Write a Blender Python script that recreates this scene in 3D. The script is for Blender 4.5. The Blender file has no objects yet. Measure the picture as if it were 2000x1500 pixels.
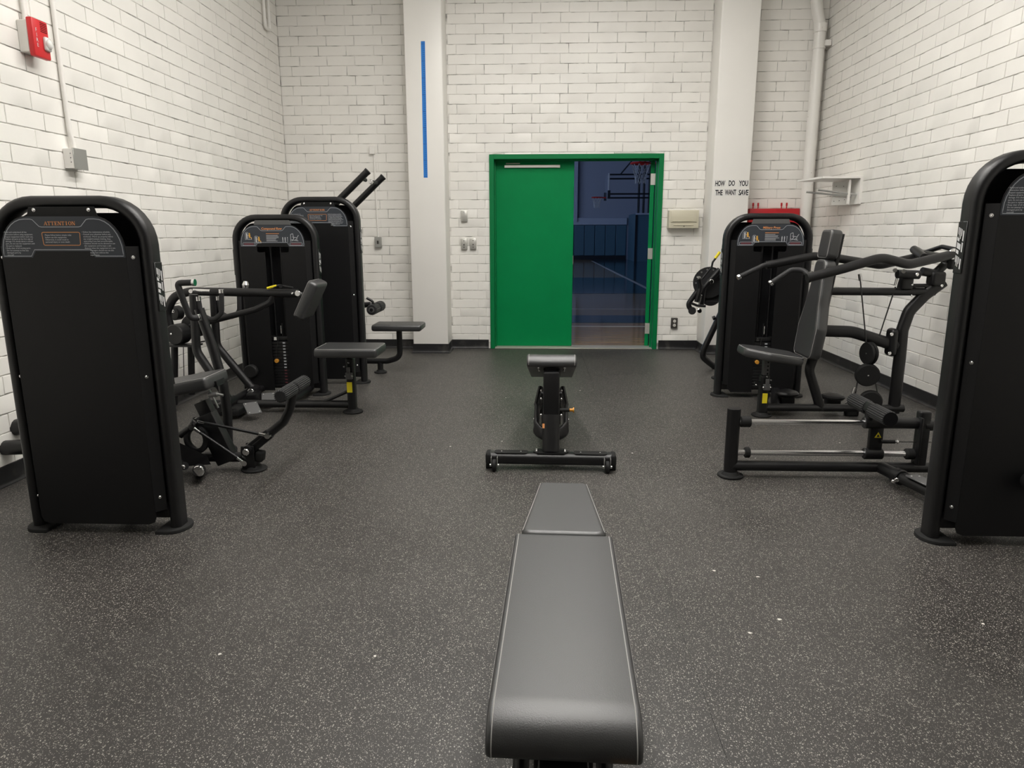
import bpy, bmesh, math, random
from mathutils import Vector, Matrix

random.seed(7)
SC = bpy.context.scene
COL = SC.collection
R = math.radians

# ---------------------------------------------------------------- camera
cam_d = bpy.data.cameras.new('camera')
cam_d.sensor_width = 36.0
cam_d.lens = 1368.5 / 2000 * 36
cam_d.clip_end = 200
cam = bpy.data.objects.new('camera', cam_d)
COL.objects.link(cam)
def cam_matrix(pitch, yaw, roll, h):
    cy, sy = math.cos(yaw), math.sin(yaw)
    cp, sp = math.cos(pitch), math.sin(pitch)
    A = Matrix(((cy, -sy, 0), (sy, cy, 0), (0, 0, 1)))
    Bm = Matrix(((1, 0, 0), (0, -sp, -cp), (0, cp, -sp)))
    cr, sr = math.cos(roll), math.sin(roll)
    C = Matrix(((cr, -sr, 0), (sr, cr, 0), (0, 0, 1)))
    M = C @ Bm @ A
    r, d, f = M[0], M[1], M[2]
    m = Matrix(((r[0], -d[0], -f[0]), (r[1], -d[1], -f[1]), (r[2], -d[2], -f[2]))).to_4x4()
    m.translation = (0, 0, h)
    return m
cam.matrix_world = cam_matrix(R(12.039), R(-2.185), R(-0.102), 1.3096)
SC.camera = cam

# ---------------------------------------------------------------- world, exposure
w = bpy.data.worlds.new('world'); SC.world = w
w.use_nodes = True
w.node_tree.nodes['Background'].inputs[0].default_value = (0.35, 0.42, 0.55, 1)
w.node_tree.nodes['Background'].inputs[1].default_value = 0.05
SC.view_settings.view_transform = 'Standard'
SC.view_settings.look = 'None'
SC.view_settings.gamma = 1.0
SC.view_settings.use_curve_mapping = False
SC.view_settings.exposure = 0.0
LAMP_STRENGTH = 40.5
GYM_STRENGTH = 9.0
LZ = 4.2
LAMPS = [(-.6, 1.5), (-.6, 3.3), (-.6, 5.1), (.8, 1.9), (.8, 3.7), (.8, 5.5)]

# ---------------------------------------------------------------- materials
def lin(c):
    if isinstance(c, str):
        c = tuple(int(c[i:i + 2], 16) / 255 for i in (0, 2, 4))
        return tuple(v / 12.92 if v <= .04045 else ((v + .055) / 1.055) ** 2.4 for v in c)
    return c
MATS = {}
def mat(name, col, rough=.5, metal=0., spec=.5, var=0., vscale=6., bump=0., bscale=200., emit=None, coat=0., objvar=0., alpha=1., trans=0., dirt_shade=None):
    m = bpy.data.materials.new(name); m.use_nodes = True
    nt = m.node_tree; N = nt.nodes; L = nt.links
    b = N['Principled BSDF']
    c = lin(col)
    b.inputs['Base Color'].default_value = (*c, 1)
    b.inputs['Roughness'].default_value = rough
    b.inputs['Metallic'].default_value = metal
    b.inputs['Specular IOR Level'].default_value = spec
    b.inputs['Coat Weight'].default_value = coat
    b.inputs['Transmission Weight'].default_value = trans
    if alpha < 1: b.inputs['Alpha'].default_value = alpha
    if emit:
        b.inputs['Emission Color'].default_value = (*c, 1)
        b.inputs['Emission Strength'].default_value = emit
    tc = N.new('ShaderNodeTexCoord')
    geo = N.new('ShaderNodeNewGeometry')
    if var or objvar or dirt_shade:
        n = N.new('ShaderNodeTexNoise'); n.inputs['Scale'].default_value = vscale; n.inputs['Detail'].default_value = 5
        L.new(geo.outputs['Position'], n.inputs['Vector'])
        mr = N.new('ShaderNodeMapRange'); mr.inputs[1].default_value = .3; mr.inputs[2].default_value = .7
        mr.inputs[3].default_value = 1 - var; mr.inputs[4].default_value = 1 + var
        L.new(n.outputs['Fac'], mr.inputs[0])
        val = mr.outputs[0]
        if objvar:
            oi = N.new('ShaderNodeObjectInfo')
            m2 = N.new('ShaderNodeMapRange'); m2.inputs[3].default_value = 1 - objvar; m2.inputs[4].default_value = 1 + objvar
            L.new(oi.outputs['Random'], m2.inputs[0])
            mm = N.new('ShaderNodeMath'); mm.operation = 'MULTIPLY'
            L.new(val, mm.inputs[0]); L.new(m2.outputs[0], mm.inputs[1]); val = mm.outputs[0]
        hv = N.new('ShaderNodeVectorMath'); hv.operation = 'SCALE'
        hv.inputs[0].default_value = c
        L.new(val, hv.inputs['Scale'])
        out = hv.outputs[0]
        if dirt_shade:  # (colour, scale, lo, hi)
            dn = N.new('ShaderNodeTexNoise'); dn.inputs['Scale'].default_value = dirt_shade[1]; dn.inputs['Detail'].default_value = 6
            L.new(geo.outputs['Position'], dn.inputs['Vector'])
            dr = N.new('ShaderNodeMapRange'); dr.inputs[1].default_value = dirt_shade[2]; dr.inputs[2].default_value = dirt_shade[3]
            L.new(dn.outputs['Fac'], dr.inputs[0])
            mx = N.new('ShaderNodeMix'); mx.data_type = 'RGBA'
            L.new(dr.outputs[0], mx.inputs[0]); L.new(out, mx.inputs[6]); mx.inputs[7].default_value = (*lin(dirt_shade[0]), 1)
            out = mx.outputs[2]
        L.new(out, b.inputs['Base Color'])
    if bump:
        n = N.new('ShaderNodeTexNoise'); n.inputs['Scale'].default_value = bscale; n.inputs['Detail'].default_value = 4
        L.new(geo.outputs['Position'], n.inputs['Vector'])
        bp = N.new('ShaderNodeBump'); bp.inputs['Strength'].default_value = bump; bp.inputs['Distance'].default_value = .002
        L.new(n.outputs['Fac'], bp.inputs['Height'])
        L.new(bp.outputs[0], b.inputs['Normal'])
    MATS[name] = m
    return m

mat('brick_paint', (.87, .85, .805), .42, var=.03, vscale=3, bump=.14, bscale=70, objvar=.010)
mat('mortar_paint', (.78, .76, .72), .6, var=.06, vscale=9, bump=.6, bscale=60, dirt_shade=((.26, .25, .23), 8, .46, .68))  # blotches put joint shadow into the colour, along with grime and paint gaps
mat('wall_paint', (.85, .83, .79), .38, var=.02, vscale=2, bump=.15, bscale=30)
mat('pipe_paint', (.85, .83, .79), .35, var=.02, bump=.1, bscale=40, dirt_shade=((.35, .3, .25), 40, .70, .74))
mat('ceiling_paint', (.80, .79, .77), .8)
mat('powder', (.0055, .0055, .0062), .40, spec=.5, bump=.08, bscale=900)
mat('powder_grey', (.10, .10, .10), .38, spec=.5, bump=.08, bscale=900)
mat('shroud', (.0042, .0042, .0048), .50, spec=.32, bump=.06, bscale=700)
mat('interior', (.006, .006, .007), .7, spec=.2)
mat('vinyl', (.024, .0245, .0255), .42, spec=1.0, bump=.22, bscale=420)
mat('stitch', (.42, .41, .40), .7)
mat('rubber', (.012, .012, .012), .7, spec=.3)
mat('grip', (.020, .020, .021), .62, spec=.4, bump=.15, bscale=500)
mat('base_rubber', (.012, .012, .013), .42, spec=.5, dirt_shade=((.07, .065, .06), 9, .55, .8))
mat('chrome', (.80, .80, .80), .14, metal=1)
mat('rod_steel', (.86, .86, .87), .2, metal=1)
mat('steel', (.55, .55, .54), .38, metal=1)
mat('galv', (.45, .45, .43), .5, metal=.8)
mat('aluminium', (.62, .60, .56), .35, metal=.9)
mat('sign_face', (.030, .036, .046), .45, spec=.5)
mat('print_white', (.48, .50, .52), .6)
mat('print_line', (.40, .43, .46), .6)
mat('print_orange', (.72, .30, .10), .6)
mat('print_yellow', (.75, .40, .04), .6)
mat('print_maroon', (.13, .035, .045), .6)
mat('plate_white', (.62, .62, .62), .4)
mat('yellow', (.80, .66, .02), .5)
mat('amber', (.60, .27, .03), .35)
mat('cable', (.02, .02, .02), .35, spec=.6)
mat('door_green', (.001, .225, .066), .5, spec=.12, var=.04, vscale=4)
mat('frame_green', (.001, .175, .052), .48, spec=.2)
mat('red_plastic', (.62, .02, .025), .4)
mat('red_paint', (.50, .012, .02), .4)
mat('lens', (.75, .75, .72), .15, spec=.6)
mat('white_plastic', (.75, .73, .68), .45)
mat('beige', (.63, .59, .46), .45)
mat('plate_metal', (.60, .59, .55), .35, metal=.5)
mat('dark_plate', (.05, .045, .04), .4)
mat('paper', (.80, .79, .76), .8)
mat('ink', (.012, .014, .02), .7)
mat('tape_blue', (.012, .19, .62), .6)
mat('tape_ink', (.004, .05, .28), .7)
mat('threshold', (.55, .53, .48), .4, metal=.4)
mat('flake', (.72, .70, .65), .7)
mat('gym_wall', (.36, .38, .46), .7)
mat('gym_pad', (.085, .17, .23), .5)
mat('gym_trim', (.50, .53, .62), .6)
mat('gym_dark', (.012, .014, .02), .5)
mat('gym_white', (.6, .6, .62), .5)
mat('rim_red', (.55, .02, .015), .5)
mat('gym_glass', (.35, .4, .5), .2, alpha=.15)
mat('net', (.55, .55, .55), .8)
mat('court_teal', (.03, .07, .09), .1, spec=.5)
mat('court_line', (.5, .5, .5), .3)
mat('lamp_panel', (1.0, .97, .925), .5, emit=LAMP_STRENGTH)
mat('lamp_body', (.7, .7, .7), .5)
mat('gym_glow', (.50, .66, 1.0), .5, emit=GYM_STRENGTH)

def floor_material():
    m = bpy.data.materials.new('speckled_rubber'); m.use_nodes = True
    nt = m.node_tree; N = nt.nodes; L = nt.links; b = N['Principled BSDF']
    geo = N.new('ShaderNodeNewGeometry')
    vs = []
    for scale, thr, seed in ((290, .13, 0), (170, .10, 3.3), (420, .14, 7.7)):
        mp = N.new('ShaderNodeMapping'); mp.inputs['Location'].default_value = (seed, seed * 2, 0)
        mp.inputs['Scale'].default_value = (1, .8, 1)
        L.new(geo.outputs['Position'], mp.inputs[0])
        v = N.new('ShaderNodeTexVoronoi'); v.inputs['Scale'].default_value = scale
        L.new(mp.outputs[0], v.inputs['Vector'])
        # only some cells carry a fleck
        sep = N.new('ShaderNodeSeparateColor'); L.new(v.outputs['Color'], sep.inputs[0])
        g = N.new('ShaderNodeMath'); g.operation = 'GREATER_THAN'; g.inputs[1].default_value = .80; L.new(sep.outputs[0], g.inputs[0])
        lt = N.new('ShaderNodeMath'); lt.operation = 'LESS_THAN'; lt.inputs[1].default_value = .34; L.new(v.outputs['Distance'], lt.inputs[0])
        mu = N.new('ShaderNodeMath'); mu.operation = 'MULTIPLY'; L.new(g.outputs[0], mu.inputs[0]); L.new(lt.outputs[0], mu.inputs[1])
        vs.append(mu.outputs[0])
    mx = N.new('ShaderNodeMath'); mx.operation = 'MAXIMUM'; L.new(vs[0], mx.inputs[0]); L.new(vs[1], mx.inputs[1])
    mx2 = N.new('ShaderNodeMath'); mx2.operation = 'MAXIMUM'; L.new(mx.outputs[0], mx2.inputs[0]); L.new(vs[2], mx2.inputs[1])
    # worn, dusty patches
    n = N.new('ShaderNodeTexNoise'); n.inputs['Scale'].default_value = 1.6; n.inputs['Detail'].default_value = 7; n.inputs['Roughness'].default_value = .62
    L.new(geo.outputs['Position'], n.inputs['Vector'])
    cr = N.new('ShaderNodeValToRGB')
    cr.color_ramp.elements[0].position = .32; cr.color_ramp.elements[0].color = (*FLOOR_DARK, 1)
    cr.color_ramp.elements[1].position = .72; cr.color_ramp.elements[1].color = (*FLOOR_LIGHT, 1)
    L.new(n.outputs['Fac'], cr.inputs[0])
    mix = N.new('ShaderNodeMix'); mix.data_type = 'RGBA'
    fs = N.new('ShaderNodeMath'); fs.operation = 'MULTIPLY'; fs.inputs[1].default_value = .75; L.new(mx2.outputs[0], fs.inputs[0])
    L.new(fs.outputs[0], mix.inputs[0]); L.new(cr.outputs[0], mix.inputs[6]); mix.inputs[7].default_value = (.46, .44, .39, 1)
    L.new(mix.outputs[2], b.inputs['Base Color'])
    rr = N.new('ShaderNodeMapRange'); rr.inputs[3].default_value = .40; rr.inputs[4].default_value = .56
    L.new(n.outputs['Fac'], rr.inputs[0]); L.new(rr.outputs[0], b.inputs['Roughness'])
    b.inputs['Specular IOR Level'].default_value = .5
    bn = N.new('ShaderNodeTexNoise'); bn.inputs['Scale'].default_value = 260; bn.inputs['Detail'].default_value = 3
    L.new(geo.outputs['Position'], bn.inputs['Vector'])
    bp = N.new('ShaderNodeBump'); bp.inputs['Strength'].default_value = .25; bp.inputs['Distance'].default_value = .0015
    L.new(bn.outputs['Fac'], bp.inputs['Height']); L.new(bp.outputs[0], b.inputs['Normal'])
    MATS['speckled_rubber'] = m
FLOOR_DARK = (.024, .022, .0205)
FLOOR_LIGHT = (.047, .0435, .0405)
floor_material()

def wood_material():
    m = bpy.data.materials.new('gym_wood'); m.use_nodes = True
    nt = m.node_tree; N = nt.nodes; L = nt.links; b = N['Principled BSDF']
    geo = N.new('ShaderNodeNewGeometry')
    mp = N.new('ShaderNodeMapping'); mp.inputs['Scale'].default_value = (1.2, 14, 1); L.new(geo.outputs['Position'], mp.inputs[0])
    n = N.new('ShaderNodeTexNoise'); n.inputs['Scale'].default_value = 1.5; n.inputs['Detail'].default_value = 4; L.new(mp.outputs[0], n.inputs['Vector'])
    cr = N.new('ShaderNodeValToRGB')
    cr.color_ramp.elements[0].position = .3; cr.color_ramp.elements[0].color = (.27, .17, .085, 1)
    cr.color_ramp.elements[1].position = .7; cr.color_ramp.elements[1].color = (.46, .32, .17, 1)
    L.new(n.outputs['Fac'], cr.inputs[0]); L.new(cr.outputs[0], b.inputs['Base Color'])
    b.inputs['Roughness'].default_value = .1
    MATS['gym_wood'] = m
wood_material()

# ---------------------------------------------------------------- mesh helpers
def fillet(pts, rad, seg=6):
    pts = [Vector(p) for p in pts]
    if len(pts) < 3 or rad <= 0:
        return pts
    out = [pts[0]]
    for i in range(1, len(pts) - 1):
        p, a, b = pts[i], pts[i - 1], pts[i + 1]
        d1 = (a - p); d2 = (b - p)
        l1, l2 = d1.length, d2.length
        d1.normalize(); d2.normalize()
        ang = d1.angle(d2)
        if ang > math.pi - .03:
            out.append(p); continue
        t = min(rad / math.tan(ang / 2), l1 * .48, l2 * .48)
        s, e = p + d1 * t, p + d2 * t
        for k in range(seg + 1):
            u = k / seg
            out.append(s * (1 - u) ** 2 + p * 2 * u * (1 - u) + e * u * u)
    out.append(pts[-1])
    return out

def rrect(hw, hh, r, seg=4):
    r = min(r, hw, hh); o = []
    for cx, cy, a0 in ((hw - r, hh - r, 0), (-hw + r, hh - r, 90), (-hw + r, -hh + r, 180), (hw - r, -hh + r, 270)):
        for k in range(seg + 1):
            a = R(a0 + 90 * k / seg)
            o.append((cx + r * math.cos(a), cy + r * math.sin(a)))
    return o

def flat_inset(bm):
    mx = max(f.calc_area() for f in bm.faces)
    bmesh.ops.inset_individual(bm, faces=[f for f in bm.faces if f.calc_area() > .2 * mx], thickness=.0012)

class MB:
    def __init__(s):
        s.v = []; s.f = []; s.mi = []
    def add(s, vs, fs):
        o = len(s.v)
        s.v += [Vector(v) for v in vs]
        s.f += [[i + o for i in f] for f in fs]
        return s
    def sweep(s, pts, prof, up=None, closed=False):
        """prof: 2D outline; first axis along 'side', second along 'up'"""
        pts = [Vector(p) for p in pts]
        n = len(pts); k = len(prof)
        T = []
        for i in range(n):
            a = pts[max(i - 1, 0)]; b = pts[min(i + 1, n - 1)]
            if closed: a = pts[(i - 1) % n]; b = pts[(i + 1) % n]
            T.append((b - a).normalized())
        U = Vector(up) if up else (Vector((0, 0, 1)) if abs(T[0].z) < .9 else Vector((0, 1, 0)))
        U = (U - T[0] * U.dot(T[0])).normalized()
        vs = []
        for i in range(n):
            if up:
                U2 = Vector(up) - T[i] * Vector(up).dot(T[i])
                if U2.length > 1e-4: U = U2.normalized()
            else:
                U = (U - T[i] * U.dot(T[i])).normalized()
            S = T[i].cross(U)
            vs += [pts[i] + S * a + U * b for a, b in prof]
        fs = []
        for i in range(n if closed else n - 1):
            j = (i + 1) % n
            for q in range(k):
                r_ = (q + 1) % k
                fs.append([i * k + q, i * k + r_, j * k + r_, j * k + q])
        if not closed:
            fs.append(list(range(k))[::-1]); fs.append([(n - 1) * k + q for q in range(k)])
        return s.add(vs, fs)
    def tube(s, pts, r, fil=.05, n=14, oval=None, up=None, seg=6):
        path = fillet(pts, fil, seg)
        if oval:
            prof = rrect(oval[0], oval[1], min(oval) * .98, max(2, n // 4))
        else:
            prof = [(r * math.cos(2 * math.pi * k / n), r * math.sin(2 * math.pi * k / n)) for k in range(n)]
        return s.sweep(path, prof, up)
    def cyl(s, a, b, r, r2=None, n=20, ch=0.):
        a = Vector(a); b = Vector(b); r2 = r if r2 is None else r2
        d = (b - a); l = d.length; d.normalize()
        U = Vector((0, 0, 1)) if abs(d.z) < .9 else Vector((1, 0, 0))
        U = (U - d * U.dot(d)).normalized(); S = d.cross(U)
        rings = [(0, r), (l, r2)]
        if ch: rings = [(0, r - ch), (ch, r), (l - ch, r2), (l, r2 - ch)]
        vs = []
        for t, rr in rings:
            vs += [a + d * t + (S * math.cos(2 * math.pi * k / n) + U * math.sin(2 * math.pi * k / n)) * rr for k in range(n)]
        fs = []
        for i in range(len(rings) - 1):
            for k in range(n):
                fs.append([i * n + k, i * n + (k + 1) % n, (i + 1) * n + (k + 1) % n, (i + 1) * n + k])
        fs.append(list(range(n))[::-1]); fs.append([(len(rings) - 1) * n + k for k in range(n)])
        return s.add(vs, fs)
    def ribbed(s, a, b, r, n=20, depth=.004, ch=.006):
        """ribbed rubber grip: fluted cylinder"""
        a = Vector(a); b = Vector(b); d = (b - a); l = d.length; d.normalize()
        U = Vector((0, 0, 1)); U = (U - d * U.dot(d)).normalized(); S = d.cross(U)
        m = n * 3
        vs = []
        for t, rr in ((0, r - ch), (ch, r), (l - ch, r), (l, r - ch)):
            for k in range(m):
                q = rr - (depth if k % 3 == 2 else 0)
                an = 2 * math.pi * k / m
                vs.append(a + d * t + (S * math.cos(an) + U * math.sin(an)) * q)
        fs = []
        for i in range(3):
            for k in range(m):
                fs.append([i * m + k, i * m + (k + 1) % m, (i + 1) * m + (k + 1) % m, (i + 1) * m + k])
        fs.append(list(range(m))[::-1]); fs.append([3 * m + k for k in range(m)])
        return s.add(vs, fs)
    def box(s, c, size, rot=None, bev=0., seg=2):
        bm = bmesh.new()
        bmesh.ops.create_cube(bm, size=1)
        for v in bm.verts: v.co = Vector((v.co.x * size[0], v.co.y * size[1], v.co.z * size[2]))
        if bev:
            bmesh.ops.bevel(bm, geom=list(bm.edges), offset=min(bev, min(size) * .49), segments=seg, affect='EDGES', profile=.5)
        if bev > .015: flat_inset(bm)
        M = Matrix.Translation(Vector(c)) @ (rot.to_4x4() if rot else Matrix())
        bm.verts.index_update()
        vs = [M @ v.co for v in bm.verts]; fs = [[v.index for v in f.verts] for f in bm.faces]
        bm.free()
        return s.add(vs, fs)
    def prism(s, outline, th, M, bev=0., seg=2, both=True):
        """outline in local XY, extruded along local Z from 0 to th"""
        bm = bmesh.new()
        lo = [bm.verts.new((x, y, 0)) for x, y in outline]
        hi = [bm.verts.new((x, y, th)) for x, y in outline]
        k = len(outline)
        f0 = bm.faces.new(lo[::-1]); f1 = bm.faces.new(hi)
        for i in range(k):
            bm.faces.new((lo[i], lo[(i + 1) % k], hi[(i + 1) % k], hi[i]))
        bmesh.ops.recalc_face_normals(bm, faces=bm.faces)
        if bev:
            es = list(f1.edges) + (list(f0.edges) if both else [])
            bmesh.ops.bevel(bm, geom=es, offset=bev, segments=seg, affect='EDGES', profile=.5)
            if bev > .015: flat_inset(bm)
        bm.verts.index_update()
        vs = [M @ v.co for v in bm.verts]; fs = [[v.index for v in f.verts] for f in bm.faces]
        bm.free()
        return s.add(vs, fs)
    def quad(s, *p):
        return s.add(p, [list(range(len(p)))])
    def ball(s, c, r, sc=(1, 1, 1), n=14, m=8):
        vs = []; fs = []
        for i in range(m + 1):
            th = math.pi * i / m
            for k in range(n):
                ph = 2 * math.pi * k / n
                vs.append(Vector(c) + Vector((r * sc[0] * math.sin(th) * math.cos(ph), r * sc[1] * math.sin(th) * math.sin(ph), r * sc[2] * math.cos(th))))
        for i in range(m):
            for k in range(n):
                fs.append([i * n + k, (i + 1) * n + k, (i + 1) * n + (k + 1) % n, i * n + (k + 1) % n])
        return s.add(vs, fs)
    def mesh(s, name, matname, origin=(0, 0, 0), smooth=38):
        o = Vector(origin)
        me = bpy.data.meshes.new(name)
        me.from_pydata([v - o for v in s.v], [], s.f)
        me.validate(); me.update()
        bm = bmesh.new(); bm.from_mesh(me)
        bmesh.ops.remove_doubles(bm, verts=bm.verts, dist=1e-6)
        bmesh.ops.recalc_face_normals(bm, faces=bm.faces)
        bm.to_mesh(me); bm.free()
        if smooth:
            me.polygons.foreach_set('use_smooth', [True] * len(me.polygons))
            me.set_sharp_from_angle(angle=R(smooth))
        me.materials.append(MATS[matname])
        return me
    def obj(s, name, parent, matname, smooth=38, origin=None):
        """parent given: part, mesh kept in the parent's space; else a thing whose origin is its base"""
        if parent is not None:
            org = world_loc(parent)
        else:
            if origin is None:
                xs = [v.x for v in s.v]; ys = [v.y for v in s.v]; zs = [v.z for v in s.v]
                origin = ((min(xs) + max(xs)) / 2, (min(ys) + max(ys)) / 2, min(zs))
            org = Vector(origin)
        me = s.mesh(name, matname, org, smooth)
        ob = bpy.data.objects.new(name, me); COL.objects.link(ob)
        if parent is not None:
            ob.parent = parent
        else:
            ob.location = org
        return ob

def world_loc(o):
    v = Vector(o.location)
    while o.parent: o = o.parent; v = v + Vector(o.location)
    return v
def tag(o, label, cat, group=None):
    o['label'] = label; o['category'] = cat
    if group: o['group'] = group
    return o
def thing(name, label, cat, loc, group=None):
    e = bpy.data.objects.new(name, None); COL.objects.link(e); e.location = loc
    e.empty_display_size = .1
    return tag(e, label, cat, group)
def struct(o):
    o['kind'] = 'structure'; return o
def frame(x, y, z, origin):
    """matrix from local axes"""
    M = Matrix((Vector(x), Vector(y), Vector(z))).transposed().to_4x4()
    M.translation = Vector(origin); return M
def rotY(a): return Matrix.Rotation(R(a), 3, 'Y')
def rotX(a): return Matrix.Rotation(R(a), 3, 'X')
def rotZ(a): return Matrix.Rotation(R(a), 3, 'Z')
FRONT = lambda o: frame((1, 0, 0), (0, 0, 1), (0, -1, 0), o)      # local XY -> world XZ, thickness towards the camera side

def text_mesh(mb, s, size, origin, M3=None, align='LEFT', shear=0., off=.0, space=1.0):
    """adds flat lettering, local XY plane mapped by M3 (3 axes) at origin"""
    cu = bpy.data.curves.new('t', 'FONT'); cu.body = s; cu.size = size; cu.align_x = align
    cu.shear = shear; cu.resolution_u = 2; cu.offset = off; cu.space_character = space
    ob = bpy.data.objects.new('t', cu); COL.objects.link(ob)
    dg = bpy.context.evaluated_depsgraph_get()
    me = bpy.data.meshes.new_from_object(ob.evaluated_get(dg))
    M = M3
    vs = [Vector(origin) + M[0] * v.co.x + M[1] * v.co.y for v in me.vertices]
    fs = [list(p.vertices) for p in me.polygons]
    mb.add(vs, fs)
    bpy.data.objects.remove(ob); bpy.data.curves.remove(cu); bpy.data.meshes.remove(me)
AX_FRONT = (Vector((1, 0, 0)), Vector((0, 0, 1)))

# ================================================================ the room
XL, XR, YD, YB0, ZC = -2.854, 3.036, 8.141, -9.0, 4.55
COURSE, BLEN, ZROW = .1016, .3048, .068
DX0, DX1, DZ = -.56, 1.372, 2.18            # door frame outline in the back wall

fl = MB().box(((XL + XR) / 2, (YD + YB0) / 2, -.058), (XR - XL + .4, YD - YB0 + .4, .10)).obj('floor', None, 'interior', origin=(0, 0, 0))
struct(fl)
seams = [XL, -2.056, -.786, .487, 1.757, XR]
for a, b in zip(seams[:-1], seams[1:]):
    MB().box(((a + b) / 2, (YD + YB0) / 2, -.005), (b - a - .0006, YD - YB0, .010), bev=.0004, seg=1).obj('rubber_roll', fl, 'speckled_rubber')
struct(MB().box(((XL + XR) / 2, (YD + YB0) / 2, ZC + .05), (XR - XL + .4, YD - YB0 + .4, .1)).obj('ceiling', None, 'ceiling_paint'))

MORT = .0048
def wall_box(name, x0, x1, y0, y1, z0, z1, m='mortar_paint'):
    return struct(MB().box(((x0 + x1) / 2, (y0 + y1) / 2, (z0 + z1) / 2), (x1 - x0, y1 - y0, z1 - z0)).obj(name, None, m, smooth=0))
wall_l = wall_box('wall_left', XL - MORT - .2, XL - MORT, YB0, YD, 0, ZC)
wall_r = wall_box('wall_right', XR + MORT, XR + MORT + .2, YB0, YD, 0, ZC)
wall_box('wall_front', XL - .2, XR + .2, YB0 - .2, YB0, 0, ZC, 'wall_paint')
yb = YD + MORT
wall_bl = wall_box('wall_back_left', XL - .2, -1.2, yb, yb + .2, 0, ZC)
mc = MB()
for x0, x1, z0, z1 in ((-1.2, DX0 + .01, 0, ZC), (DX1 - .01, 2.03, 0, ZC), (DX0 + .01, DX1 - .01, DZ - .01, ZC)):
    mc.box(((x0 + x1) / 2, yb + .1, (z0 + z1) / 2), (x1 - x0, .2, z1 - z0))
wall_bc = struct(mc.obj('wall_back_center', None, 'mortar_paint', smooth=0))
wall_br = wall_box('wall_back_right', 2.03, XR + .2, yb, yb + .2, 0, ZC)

# --- painted bricks: a handful of shared meshes with uneven edges
def brick_mesh(i):
    rnd = random.Random(40 + i)
    hw, hh = (BLEN - .0066) / 2, (COURSE - .0066) / 2
    def loop(inset, y):
        o = []
        for (u, v) in ((-1, -1), (-.33, -1), (.33, -1), (1, -1), (1, 1), (.33, 1), (-.33, 1), (-1, 1)):
            jx, jz = rnd.uniform(-.0014, .0014), rnd.uniform(-.0016, .0016)
            o.append((u * (hw - inset) + jx, y + rnd.uniform(-.0003, .0003), v * (hh - inset) + jz))
        return o
    a, b, c = loop(0, MORT + .004), loop(.0004, .0012), loop(.0022, 0)
    vs = a + b + c
    fs = []
    for j in (0, 8):
        for k in range(8):
            fs.append([j + k, j + (k + 1) % 8, j + 8 + (k + 1) % 8, j + 8 + k])
    fs.append([16, 17, 22, 23]); fs.append([17, 18, 21, 22]); fs.append([18, 19, 20, 21])
    me = bpy.data.meshes.new('brick')
    me.from_pydata(vs, [], fs); me.update()
    me.polygons.foreach_set('use_smooth', [True] * len(me.polygons))
    me.set_sharp_from_angle(angle=R(20))
    me.materials.append(MATS['brick_paint'])
    return me
BRICKS = [brick_mesh(i) for i in range(12)]

CAM_INV = cam.matrix_world.inverted()
def shown_area(pts):
    """rough size in the picture of a rectangle given by its corners, 0 when out of the frame"""
    q = []
    for p in pts:
        c = CAM_INV @ Vector(p)
        if c.z > -.1: return 0
        q.append((1000 + 1368.5 * c.x / -c.z, 750 - 1368.5 * c.y / -c.z))
    cx = sum(a for a, b in q) / 4; cy = sum(b for a, b in q) / 4
    if not (-10 < cx < 2010 and -10 < cy < 1510): return 0
    a = 0
    for i in range(4):
        x0, y0 = q[i]; x1, y1 = q[(i + 1) % 4]
        a += x0 * y1 - x1 * y0
    return abs(a) / 2

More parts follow.
